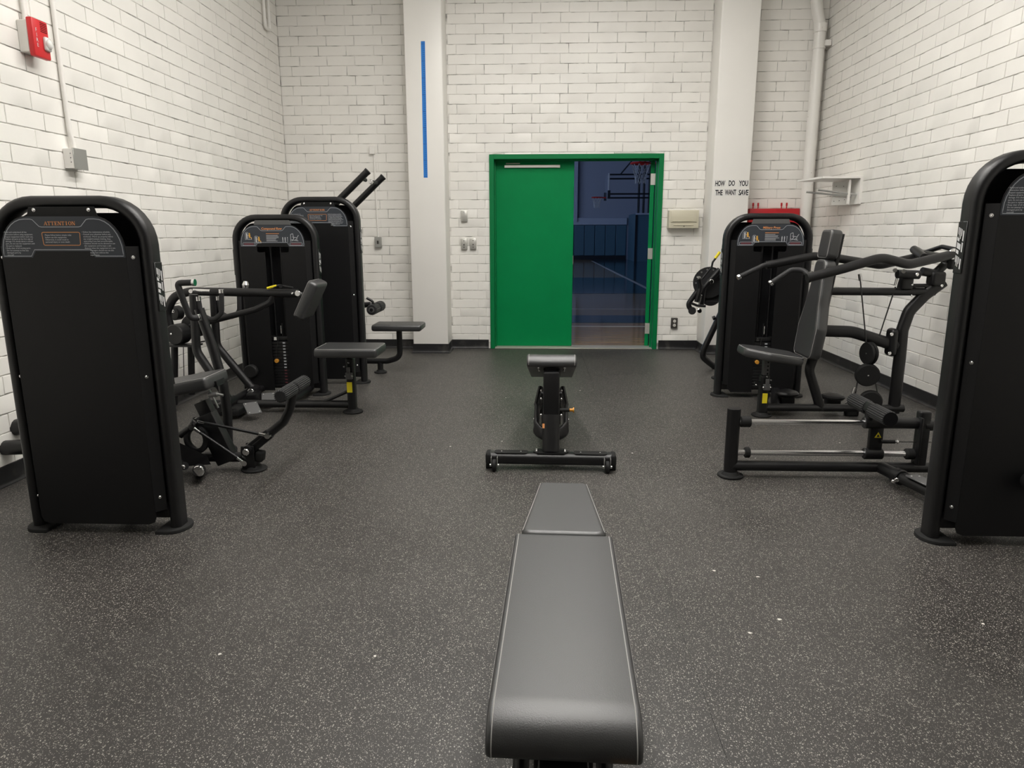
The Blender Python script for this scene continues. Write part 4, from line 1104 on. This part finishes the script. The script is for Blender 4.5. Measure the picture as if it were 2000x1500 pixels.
tri = MB().prism([(-.018, -.015), (.018, -.015), (0, .016)], .001, FRONT((1.836, 3.714, .248))); tri = tri.obj('warning_sticker', ca, 'yellow')
m = MB().prism([(-.008, -.010), (.008, -.010), (.004, .0), (-.003, .004)], .0006, FRONT((1.836, 3.7128, .247))); m.obj('warning_symbol', tri, 'ink')
m = MB().cyl((1.85, 3.71, .212), (1.925, 3.71, .212), .011, n=12); m.obj('cable_socket', E, 'powder')
m = MB().cyl((1.925, 3.71, .212), (1.945, 3.71, .212), .008, n=10); m.cyl((1.935, 3.71, .212), (1.94, 3.71, .212), .012, n=6); m.obj('cable_end', E, 'chrome')
m = MB().cyl((1.94, 3.71, .212), (2.40, 3.71, .212), .0028, n=6); m.obj('cable', E, 'cable')
m = MB().tube([(1.875, 3.72, .062), (1.935, 3.42, .062), (2.02, 3.0, .062)], 0, 0, oval=(.036, .03), up=(0, 0, 1)); m.obj('floor_beam', E, 'powder')
m = MB().cyl((1.893, 3.60, .062), (1.903, 3.55, .062), .042, n=20, ch=.004); clp = m.obj('clamp', E, 'powder'); caps(E, [(1.872, 3.545, .055)], .012, (-.3, -1, 0), 'bolt', .01); caps(E, [(1.858, 3.55, .045)], .010, (-.3, -1, 0), 'bolt', .01)
for y0, y1 in ((3.50, 3.30), (3.28, 3.06)):
    def bx_(y): return 1.935 + (3.42 - y) * .2
    ym = (y0 + y1) / 2
    m = MB().box((bx_(ym), ym, .097), (.075, y0 - y1, .008), rotZ(11.5), bev=.003, seg=1); tp = m.obj('tread_plate', E, 'powder_grey')
    b = MB()
    for yy in (y0 - .03, y1 + .03):
        for dx in (-.02, .02): bolt(b, (bx_(yy) + dx, yy, .101), .005, (0, 0, 1), .003)
    b.obj('rivet', tp, 'steel')
# chrome-ringed roller standing out of the panel
m = MB().cyl((2.065, 2.90, .30), (2.04, 2.76, .30), .040, n=24); ro = m.obj('side_roller', E, 'rubber')
m = MB()
for k in (0.25, .6): 
    p = Vector((2.045, 2.79, .30)).lerp(Vector((2.04, 2.76, .30)), k); m.cyl(p, p + Vector((-.002, -.008, 0)), .043, n=24)
m.obj('chrome_ring', ro, 'chrome')
m = MB().prism([(-.025, 0), (.02, -.006), (.02, .028), (.0, .018)], .004, FRONT((2.06, 2.775, .335))); m.obj('roller_tab', ro, 'steel')

# ---------------------------------------------------------------- F: lever machine behind the military press
Fm = thing('curl_machine', 'black lever machine with round cam plate and yellow-tipped pin behind the military press tower', 'weight machine', (1.95, 6.45, 0))
tower(Fm, 1.98, 6.43, 1.40, 'back')
m = MB().tube([(1.828, 6.900, 0.689), (1.760, 6.900, 0.514), (1.629, 6.900, 0.195), (1.622, 6.900, 0.123), (1.780, 6.900, -0.005), (2.1, 6.9, .06)], .030, .16, n=16); m.tube([(2.1, 6.9, .06), (2.1, 6.47, .06)], .03, 0); m.obj('base_frame', Fm, 'powder')
m = MB().cyl((1.627, 6.820, 0.857), (1.637, 6.860, 0.854), .150, n=36, ch=.005); cpn = m.obj('cam_plate', Fm, 'powder')
b = MB()
cc = Vector((1.627, 6.820, 0.857))
for k in range(7): a = R(20 + 27 * k); b.cyl(cc + Vector((.125 * math.cos(a), -.001, .125 * math.sin(a))), cc + Vector((.125 * math.cos(a), -.004, .125 * math.sin(a))), .009, n=10)
b.obj('cam_hole', cpn, 'steel')
m = MB().cyl((1.654, 6.840, 0.733), (1.663, 6.880, 0.730), .10, n=30, ch=.005); m.cyl((1.696, 6.880, 0.765), (1.815, 6.880, 0.814), .05); m.obj('cable_drum', Fm, 'powder')
m = MB().tube([(1.704, 6.750, 0.986), (1.561, 6.750, 0.813), (1.546, 6.750, 0.639)], .026, .1); m.tube([(1.489, 6.700, 0.779), (1.409, 6.700, 0.658), (1.455, 6.700, 0.595)], .024, .06); m.tube([(1.497, 6.680, 0.899), (1.516, 6.680, 0.819), (1.485, 6.680, 0.684)], .022, .1); m.cyl((1.446, 6.660, 0.604), (1.464, 6.740, 0.596), .036); m.obj('lever_arm', Fm, 'powder')
m = MB().tube([(1.431, 6.650, 0.677), (1.489, 6.650, 0.654), (1.566, 6.650, 0.649)], .012, .02); m.obj('stop_bar', Fm, 'powder')
caps(Fm, [(1.617, 6.700, 0.874), (1.511, 6.650, 0.606)], .022); caps(Fm, [(1.488, 6.640, 0.911)], .018, (0, -.6, .8)); caps(Fm, [(1.527, 6.690, 0.746)], .008)
m = MB().cyl((1.529, 6.700, 0.745), (1.515, 6.700, 0.654), .008, n=10); m.obj('gas_strut', Fm, 'chrome')
m = MB().tube([(1.517, 6.640, 0.902), (1.600, 6.640, 1.015), (1.607, 6.640, 1.057), (1.633, 6.640, 1.094)], .009, .02); pl = m.obj('pin_lever', Fm, 'powder')
m = MB().tube([(1.628, 6.640, 1.092), (1.667, 6.640, 1.150)], .013, 0); m.obj('lever_grip', pl, 'yellow')
m = MB().cyl((1.608, 6.800, 0.683), (1.803, 6.800, 0.674), .003, n=6); m.obj('cable', Fm, 'cable')
m = MB().cyl((1.691, 6.860, 0.509), (1.715, 6.860, 0.519), .02); m.obj('clamp', Fm, 'powder')

# ================================================================ benches
def bench(name, label, x0, y0, tilt, rz, lift=0.):
    """head end of the backrest at (x0, y0); the bench runs away from the camera. Built straight, then turned about the head end"""
    root = thing(name, label, 'weight bench', (x0, y0, 0))
    X, Y = x0, y0
    zt = .45 + lift
    hinge = Vector((X, Y + .84, zt - .03))
    rt = rotX(-tilt)
    def back(p): return hinge + rt @ (Vector(p) - hinge)
    # backrest pad
    bw = .143
    Mb = Matrix.Translation(hinge) @ rt.to_4x4() @ Matrix.Translation((0, 0, -.050))
    # side profile (along the bench, height) with a long rounded head end
    top = [(-.005, .006), (-.005, .066), (-.010, .076), (-.020, .080)]
    head = [(-.76 - .08 * math.sin(R(90 * k / 9)), .022 + .058 * math.cos(R(90 * k / 9))) for k in range(10)]
    prof = top + [(-.026, .080), (-.40, .080), (-.748, .080), (-.756, .080)] + head + [(-.838, .010), (-.828, .002), (-.815, 0), (-.40, 0), (-.012, 0)]
    Mp = Mb @ frame((0, 1, 0), (0, 0, 1), (1, 0, 0), (-bw, 0, 0))
    bp = MB().prism(prof, 2 * bw, Mp, bev=.009, seg=3).obj('backrest', root, 'vinyl', smooth=55)
    s = MB()
    for sx in (-1, 1):
        ln = [(-.02, .0806)] + [(-.40, .0806)] + [(a - .0006 * math.sin(R(10 * k)), b + .0006 * math.cos(R(10 * k))) for k, (a, b) in enumerate(head)] + [(-.8386, .010)]
        s.sweep([Mb @ Vector((sx * (bw - .0115), a, b)) for a, b in ln], [(.0011, 0), (0, .0011), (-.0011, 0), (0, -.0011)], up=rt @ Vector((1, 0, 0)))
        s.sweep([Mb @ Vector((sx * (bw + .0004), a, .066)) for a in (-.75, -.02)], [(.0011, 0), (0, .0011), (-.0011, 0), (0, -.0011)])
    s.obj('stitching', bp, 'stitch', smooth=0)
    # seat pad, tapering towards the knees
    o = rounded_poly([(-.130, .012), (.130, .012), (.088, .455), (-.088, .455)], .030, 4)
    Ms = Matrix.Translation((X, Y + .84, zt - .075))
    sp = MB().prism(o, .068, Ms, bev=.016, seg=4).obj('seat', root, 'vinyl', smooth=60)
    s = MB()
    for sx in (-1, 1):
        pts = [Ms @ Vector((sx * .1225, .03, .0655)), Ms @ Vector((sx * .0815, .44, .0655))]
        s.sweep(pts, [(.0011, 0), (0, .0011), (-.0011, 0), (0, -.0011)])
    s.obj('stitching', sp, 'stitch', smooth=0)
    # wooden base bolts under the backrest
    b = MB()
    for sx in (-.075, .075):
        for yy in (-.80, -.70, -.60): bolt(b, Mb @ Vector((sx, yy, 0)), .008, -(rt @ Vector((0, 0, 1))), .006)
    b.obj('pad_bolt', bp, 'chrome')
    # support spine under the backrest
    m = MB().sweep([back((X, Y + .06, zt - .105)), back((X, Y + .84, zt - .105))], rrect(.035, .03, .012, 3), up=rt @ Vector((0, 0, 1)))
    m.box(back((X, Y + .15, zt - .105)), (.104, .12, .075), rt, bev=.024, seg=4)
    m.obj('backrest_beam', root, 'powder')
    # rear foot
    fy = Y - .10
    m = MB().sweep([(X - .345, fy, .062), (X + .345, fy, .062)], rrect(.045, .033, .028, 5), up=(0, 0, 1)); fb = m.obj('rear_foot', root, 'powder')
    for sx in (-1, 1):
        MB().box((X + sx * .354, fy, .062), (.032, .094, .070), bev=.014, seg=3).obj('end_cap', fb, 'rubber')
        tp = MB().prism(rounded_poly([(-.095, -.03), (.095, -.03), (.095, .03), (-.095, .03)], .02), .004, Matrix.Translation((X + sx * .225, fy - .004, .0945))).obj('step_pad', fb, 'rubber')
        b = MB(); bolt(b, (X + sx * .17, fy, .0985), .004, (0, 0, 1), .002); bolt(b, (X + sx * .28, fy, .0985), .004, (0, 0, 1), .002); b.obj('rivet', tp, 'steel')
        wx = X + sx * .318
        wh = MB().cyl((wx - .011, fy - .062, .034), (wx + .011, fy - .062, .034), .034, n=24, ch=.004).obj('wheel', root, 'rubber')
        m = MB()
        for q in (-1, 1): m.box((wx + q * .017, fy - .045, .055), (.004, .05, .055), bev=.001, seg=1); m.cyl((wx + q * .015, fy - .062, .034), (wx + q * .026, fy - .062, .034), .008, n=12)
        m.obj('wheel_fork', wh, 'steel')
        MB().box((X + sx * .345, fy + .01, .016), (.05, .07, .034), bev=.006).obj('foot_block', fb, 'rubber')
    # post on its bolted plate
    o = [(-.10, -.012), (-.075, -.04), (.075, -.04), (.10, -.012), (.10, .012), (.075, .04), (-.075, .04), (-.10, .012)]
    MB().prism(o, .008, Matrix.Translation((X, fy + .005, .094))).obj('post_plate', fb, 'powder')
    b = MB()
    for sx in (-.08, .08):
        for dy in (-.012, .014): bolt(b, (X + sx, fy + dy, .104), .008, (0, 0, 1), .008)
    b.obj('bolt', fb, 'chrome')
    m = MB().sweep([(X, fy + .005, .098), (X, fy + .065, .30)], rrect(.049, .036, .034, 5), up=(0, 1, 0)); po = m.obj('post', root, 'powder')
    m = MB().box((X - .042, fy - .015, .255), (.012, .004, .026), rotX(-16)); m.obj('sticker', po, 'print_orange')
    # mechanism between post and backrest
    m = MB()
    for sx in (-.052, .052): m.prism([(-.02, -.08), (.09, -.08), (.12, .03), (.05, .065), (.0, .04)], .006, frame((0, 1, 0), (0, 0, 1), (1, 0, 0), (X + sx - .003, fy + .14, .31)))
    ztop = zt - .085 + math.sin(R(tilt)) * .76; m.box((X, fy + .155, (.24 + ztop) / 2), (.094, .12, ztop - .24), bev=.012); m.cyl((X - .06, fy + .16, .40), (X + .06, fy + .16, .40), .018); m.obj('ladder_bracket', root, 'powder')
    b = MB()
    for sx in (-.058, .058):
        for (dy, z) in ((.06, .30), (.12, .38), (.16, .42)): bolt(b, (X + sx, fy + dy, z), .007, (sx, -.4, 0), .006)
    b.obj('bolt', root, 'chrome')
    m = MB().cyl((X + .05, fy + .08, .325), (X + .105, fy + .08, .325), .011, n=14); pp = m.obj('pop_pin', root, 'rubber')
    m = MB().cyl((X + .105, fy + .08, .325), (X + .125, fy + .08, .325), .009, n=14); m.cyl((X + .125, fy + .08, .325), (X + .131, fy + .08, .325), .016, n=16); m.obj('pin_knob', pp, 'amber')
    # U-shaped strut
    m = MB().tube([(X - .062, fy + .42, .37), (X - .085, fy + .32, .28), (X - .088, fy + .20, .17), (X, fy + .14, .14), (X + .088, fy + .20, .17), (X + .085, fy + .32, .28), (X + .062, fy + .42, .37)], 0, .07, oval=(.016, .036), up=(0, .35, 1)); st = m.obj('u_strut', root, 'powder')
    caps(st, [(X - .10, fy + .26, .22)], .009, (-1, -.3, 0), 'bolt', .008); caps(st, [(X + .10, fy + .26, .22)], .009, (1, -.3, 0), 'bolt', .008)
    # spine, front post and front foot
    m = MB().sweep([(X, fy + .03, .13), (X, Y + .9, .13), (X, Y + 1.12, .10)], rrect(.035, .04, .015, 3), up=(0, 0, 1)); m.obj('spine', root, 'powder')
    m = MB().sweep([(X, Y + .9, .14), (X, Y + .98, .375)], rrect(.035, .04, .015, 3), up=(0, 1, 0)); m.box((X, Y + 1.04, .365), (.06, .30, .03), bev=.004); m.obj('seat_support', root, 'powder')
    m = MB().sweep([(X - .10, Y + 1.12, .05), (X + .10, Y + 1.12, .05)], rrect(.04, .03, .025, 4), up=(0, 0, 1)); ff = m.obj('front_foot', root, 'powder')
    for sx in (-1, 1): MB().box((X + sx * .08, Y + 1.12, .012), (.05, .06, .026), bev=.004).obj('foot_block', ff, 'rubber')
    root.rotation_euler = (0, 0, rz)
    return root
bench('weight_bench', 'flat black weight bench with white-stitched grey pads, its backrest lowered level', .050, 1.095, 0, R(-1.9))
bench('weight_bench', 'black weight bench with raised head end on a wheeled T-shaped foot', .076, 3.93, 15.5, R(-1.2), -.028)

# ================================================================ things on the walls
# fire alarm on the left wall
fa_ = thing('fire_alarm', 'red fire alarm strobe reading FIRE on a white box high on the wall', 'fire alarm', (XL, 4.10, 2.28))
MB().box((XL + .028, 4.095, 2.378), (.056, .115, .165), bev=.004, seg=1).obj('back_box', fa_, 'white_plastic')
al = MB().box((XL + .072, 4.10, 2.375), (.034, .13, .20), bev=.008, seg=2).obj('alarm_cover', fa_, 'red_plastic')
m = MB().box((XL + .094, 4.135, 2.355), (.026, .05, .075), bev=.012, seg=3); m.ball((XL + .102, 4.135, 2.355), .03, (.7, .8, 1)); m.obj('strobe_lens', al, 'lens')
m = MB()
for k in range(6): m.box((XL + .0895, 4.125, 2.415 + k * .009), (.002, .05, .003))
m.obj('sounder_slot', al, 'interior')
m = MB()
for i, ch in enumerate('FIRE'): text_mesh(m, ch, .028, (XL + .0905, 4.062, 2.405 - i * .026), (Vector((0, 1, 0)), Vector((0, 0, 1))), 'CENTER')
m.obj('lettering', al, 'plate_white', smooth=0)
MB().tube([(XL + .022, 4.085, 2.45), (XL + .022, 4.085, ZC)], .013, 0).obj('feed_conduit', fa_, 'pipe_paint')
# conduit and junction box
cd = thing('conduit_box', 'white conduit pipe ending in a small metal junction box on the brick wall', 'conduit', (XL, 4.35, 1.70))
MB().tube([(XL + .030, 4.36, 1.815), (XL + .022, 4.345, 1.92), (XL + .018, 4.344, 2.2), (XL + .018, 4.344, ZC)], .014, .1).obj('conduit', cd, 'pipe_paint')
jb = MB().box((XL + .030, 4.35, 1.762), (.060, .12, .115), bev=.002, seg=1).obj('junction_box', cd, 'pipe_paint')
MB().box((XL + .0625, 4.353, 1.762), (.005, .128, .122), bev=.001, seg=1).obj('cover_plate', jb, 'galv')
b = MB()
for z in (1.79, 1.765, 1.74): b.cyl((XL + .045, 4.289, z), (XL + .045, 4.2885, z), .003, n=8)
b.obj('knockout', jb, 'ink')
# pipe pair near the corner
m = MB()
pp_ = thing('pipe_bracket', 'pair of thin white pipes with a hooked end high in the corner', 'pipe', (XL, 7.8, 3.38))
for y in (7.70, 7.83): MB().tube([(XL + .03, y, 3.42), (XL + .03, y, ZC)], .016, 0, n=10).obj('pipe', pp_, 'pipe_paint')
m = MB().tube([(XL + .03, 7.70, 3.47), (XL + .03, 7.71, 3.40), (XL + .03, 7.83, 3.40), (XL + .03, 7.83, 3.45)], .018, .03); m.obj('hook', pp_, 'pipe_paint')

# raceway with outlet box on the back-left bay
rw = thing('wall_raceway', 'thin white raceway running down the bricks to a grey outlet box', 'raceway', (-1.84, YD, 1.16))
MB().box((-1.865, YD - .018, 2.232), (.060, .036, .085), bev=.003, seg=1).obj('entry_box', rw, 'pipe_paint')
MB().tube([(-1.85, YD - .012, 2.20), (-1.84, YD - .012, 1.28)], .009, 0, n=10).obj('raceway', rw, 'pipe_paint')
ob_ = MB().box((-1.839, YD - .022, 1.226), (.074, .044, .118), bev=.004, seg=1).obj('outlet_box', rw, 'galv')
MB().box((-1.839, YD - .046, 1.226), (.02, .004, .036)).obj('receptacle', ob_, 'dark_plate')

def wall_plate(name, label, cat, x, z, mt, kind, group=None):
    p = thing(name, label, cat, (x, YD, z - .06), group)
    o = MB().box((x, YD - .018, z), (.074, .036, .122), bev=.007, seg=2).obj('plate', p, mt)
    m = MB()
    if kind == 'blank':
        for dz in (-.042, .042): m.cyl((x, YD - .0355, z + dz), (x, YD - .0385, z + dz), .006, n=10)
        m.obj('screw', o, 'steel')
    elif kind == 'switch':
        m.box((x, YD - .038, z), (.012, .006, .030)); m.obj('toggle_slot', o, 'dark_plate')
        m = MB().box((x, YD - .043, z + .006), (.008, .012, .012), rotX(25)); m.obj('toggle', o, 'white_plastic')
        m = MB()
        for dz in (-.036, .036): m.cyl((x, YD - .0355, z + dz), (x, YD - .0385, z + dz), .006, n=10)
        m.obj('screw', o, 'dark_plate')
    else:
        for dz in (-.024, .024):
            q = MB().cyl((x, YD - .0355, z + dz), (x, YD - .0395, z + dz), .017, n=16).obj('socket', o, 'white_plastic')
            m = MB()
            for dx in (-.007, .007): m.box((x + dx, YD - .0398, z + dz + .003), (.003, .001, .011))
            m.cyl((x, YD - .0395, z + dz - .009), (x, YD - .0402, z + dz - .009), .003, n=8)
            m.obj('slot', q, 'ink')
wall_plate('wall_plate', 'blank metal wall plate above the two light switches', 'wall plate', -.847, 1.515, 'plate_metal', 'blank')
wall_plate('light_switch', 'metal light switch by the green door, the one nearer the column', 'light switch', -.853, 1.205, 'plate_metal', 'switch', 'light switches by the green door')
wall_plate('light_switch', 'metal light switch by the green door, the one nearer the door frame', 'light switch', -.749, 1.207, 'plate_metal', 'switch', 'light switches by the green door')
wall_plate('power_outlet', 'dark double power outlet low on the wall beside the green door', 'outlet', 1.565, .308, 'dark_plate', 'socket')

# paper towel dispenser
dp = thing('towel_dispenser', 'beige paper dispenser on the brick wall right of the green door', 'dispenser', (1.60, YD, 1.37))
m = MB().prism([(-.165, .0), (.165, .0), (.165, .195), (-.165, .195)], .11, FRONT((1.60, YD, 1.375)), bev=.008); db = m.obj('body', dp, 'beige')
m = MB().box((1.60, YD - .113, 1.500), (.29, .012, .125), bev=.006); m.obj('front_cover', db, 'beige')
m = MB().box((1.60, YD - .122, 1.452), (.25, .012, .008), bev=.003, seg=1); m.box((1.60, YD - .114, 1.408), (.22, .012, .008), bev=.003, seg=1); m.obj('lip', db, 'beige')
m = MB().cyl((1.605, YD - .110, 1.397), (1.605, YD - .114, 1.397), .006, n=10); m.obj('lock', db, 'dark_plate')

# words taped to the right-hand column
for s_, x, z, w_ in (('HOW', 1.915, 1.838, .125), ('DO', 2.040, 1.840, .085), ('YOU', 2.165, 1.838, .115), ('THE', 1.911, 1.744, .098), ('WANT', 2.033, 1.746, .138), ('SAVE', 2.168, 1.744, .124)):
    p = MB().box((x, 7.8 - .0012, z), (w_, .0016, .076), rotY({'HOW': 1, 'SAVE': -2, 'WANT': 1}.get(s_, 0))).obj('paper_sign', None, 'paper')
    tag(p, 'white paper strip with the black word %s taped to the column' % s_, 'sign', 'word strips taped to the column')
    m = MB(); text_mesh(m, s_, .076, (x, 7.8 - .0026, z - .027), AX_FRONT, 'CENTER', shear=.08 if s_ in ('HOW', 'SAVE') else 0, off=.0022, space=.92)
    # condense the capitals to the strip
    wd = max(q.x for q in m.v) - min(q.x for q in m.v); k_ = (w_ - .020) / wd
    for v in m.v: v.x = x + (v.x - x) * k_
    m.obj('lettering', p, 'ink', smooth=0)

# blue height tape on the left-hand column
tp_ = MB().box((-1.2195, 7.8 - .0012, 2.59), (.042, .0016, 1.36), rotY(.35)).obj('measuring_tape', None, 'tape_blue')
tag(tp_, 'long blue measuring tape strip stuck upright on the white column', 'tape')
m = MB()
for k in range(66):
    z = 1.925 + k * .0206
    ln_ = .034 if k % 8 == 0 else (.016 if k % 2 else .020)
    x_ = -1.2195 + (z - 2.59) * math.tan(R(.35))
    m.box((x_ + (.0 if k % 8 == 0 else .006), 7.8 - .0023, z), (ln_, .0004, .0045 if k % 8 == 0 else .0035))
m.obj('tick_marks', tp_, 'tape_ink', smooth=0)

# drain pipe in the right corner
dr = thing('drain_pipe', 'thick white painted pipe standing in the right corner of the room', 'pipe', (2.925, 8.06, .0))
MB().tube([(2.93, 8.055, .0), (2.925, 8.055, 3.42), (2.885, 8.055, 3.56), (2.85, 8.055, 3.74), (2.85, 8.055, ZC)], .058, .12, n=20).obj('pipe', dr, 'pipe_paint')
MB().cyl((2.926, 8.055, 3.37), (2.924, 8.055, 3.46), .066, n=22, ch=.006).obj('collar', dr, 'pipe_paint')
m = MB().cyl((2.926, 8.055, 3.21), (2.926, 8.055, 3.235), .064, n=22); m.box((3.000, 8.02, 3.26), (.062, .06, .06), bev=.008); m.obj('clamp', dr, 'pipe_paint')
# red rack on the wall behind the press tower
rk = thing('red_rack', 'red wall rack with four upright prongs behind the military press tower', 'rack', (2.59, YD, 1.30))
MB().box((2.59, YD - .05, 1.49), (.545, .10, .19), bev=.006).obj('tray', rk, 'red_paint')
for x in (2.365, 2.42, 2.675, 2.732):
    m = MB().cyl((x, YD - .05, 1.58), (x, YD - .05, 1.615), .006, n=10); m.cyl((x, YD - .05, 1.612), (x, YD - .05, 1.648), .010, n=10, ch=.003); m.obj('prong', rk, 'red_paint')
# white wooden bracket shelf on the right wall
sh = thing('wall_shelf', 'white wooden bracket shelf with two rods fixed to the right brick wall', 'shelf', (XR, 7.18, 1.58))
o = [(XR, 6.95), (2.66, 6.95), (2.585, 7.40), (XR, 7.46)]
MB().prism(o, .018, Matrix.Translation((0, 0, 1.822))).obj('top_board', sh, 'wall_paint')
MB().box((XR - .012, 7.20, 1.705), (.024, .50, .235)).obj('back_board', sh, 'wall_paint')
m = MB().prism([(XR, 1.585), (2.84, 1.585), (2.84, 1.80), (XR, 1.81)], .018, frame((1, 0, 0), (0, 0, 1), (0, -1, 0), (0, 7.16, 0))); sb = m.obj('side_board', sh, 'wall_paint')
b = MB()
for x, z in ((2.87, 1.76), (2.94, 1.76), (2.86, 1.62), (2.91, 1.625), (2.96, 1.635)): b.cyl((x, 7.142, z), (x, 7.140, z), .004, n=8)
b.obj('screw', sb, 'dark_plate')
MB().box((XR - .10, 7.0, 1.70), (.02, .02, .22)).obj('corner_batten', sh, 'wall_paint')
for p, q in (((2.593, 7.150, 1.709), (2.858, 7.120, 1.678)), ((2.666, 7.050, 1.722), (2.923, 7.000, 1.685))):
    MB().tube([p, q, (XR - .02, q[1], q[2] - .01)], .009, 0, n=8).obj('rod', sh, 'steel')

# scraps on the floor
rnd = random.Random(3)
for i, p in enumerate(((-0.512, 1.978, 0.000), (0.704, 2.599, 0.000), (0.862, 2.553, 0.000), (-1.010, 1.972, 0.000), (0.842, 2.243, 0.000), (-0.551, 4.233, 0.000), (-0.655, 4.164, 0.000), (0.360, 5.880, 0.000), (0.716, 2.153, 0.000), (1.530, 2.238, 0.000), (-0.233, 4.355, 0.000), (1.934, 4.390, 0.000), (1.299, 4.054, 0.000), (-0.264, 5.591, 0.000), (0.579, 4.131, 0.000))):
    x, y, z = p
    k = rnd.randint(5, 7); r_ = rnd.uniform(.004, .008)
    pts = [(x + r_ * rnd.uniform(.5, 1.3) * math.cos(2 * math.pi * q / k), y + r_ * rnd.uniform(.4, 1.1) * math.sin(2 * math.pi * q / k)) for q in range(k)]
    o = MB().prism(pts, .0015, Matrix.Translation((0, 0, .0003))).obj('paper_scrap', None, 'flake', smooth=0)
    tag(o, 'tiny pale paper scrap lying on the speckled rubber floor', 'scrap', 'paper scraps on the floor')
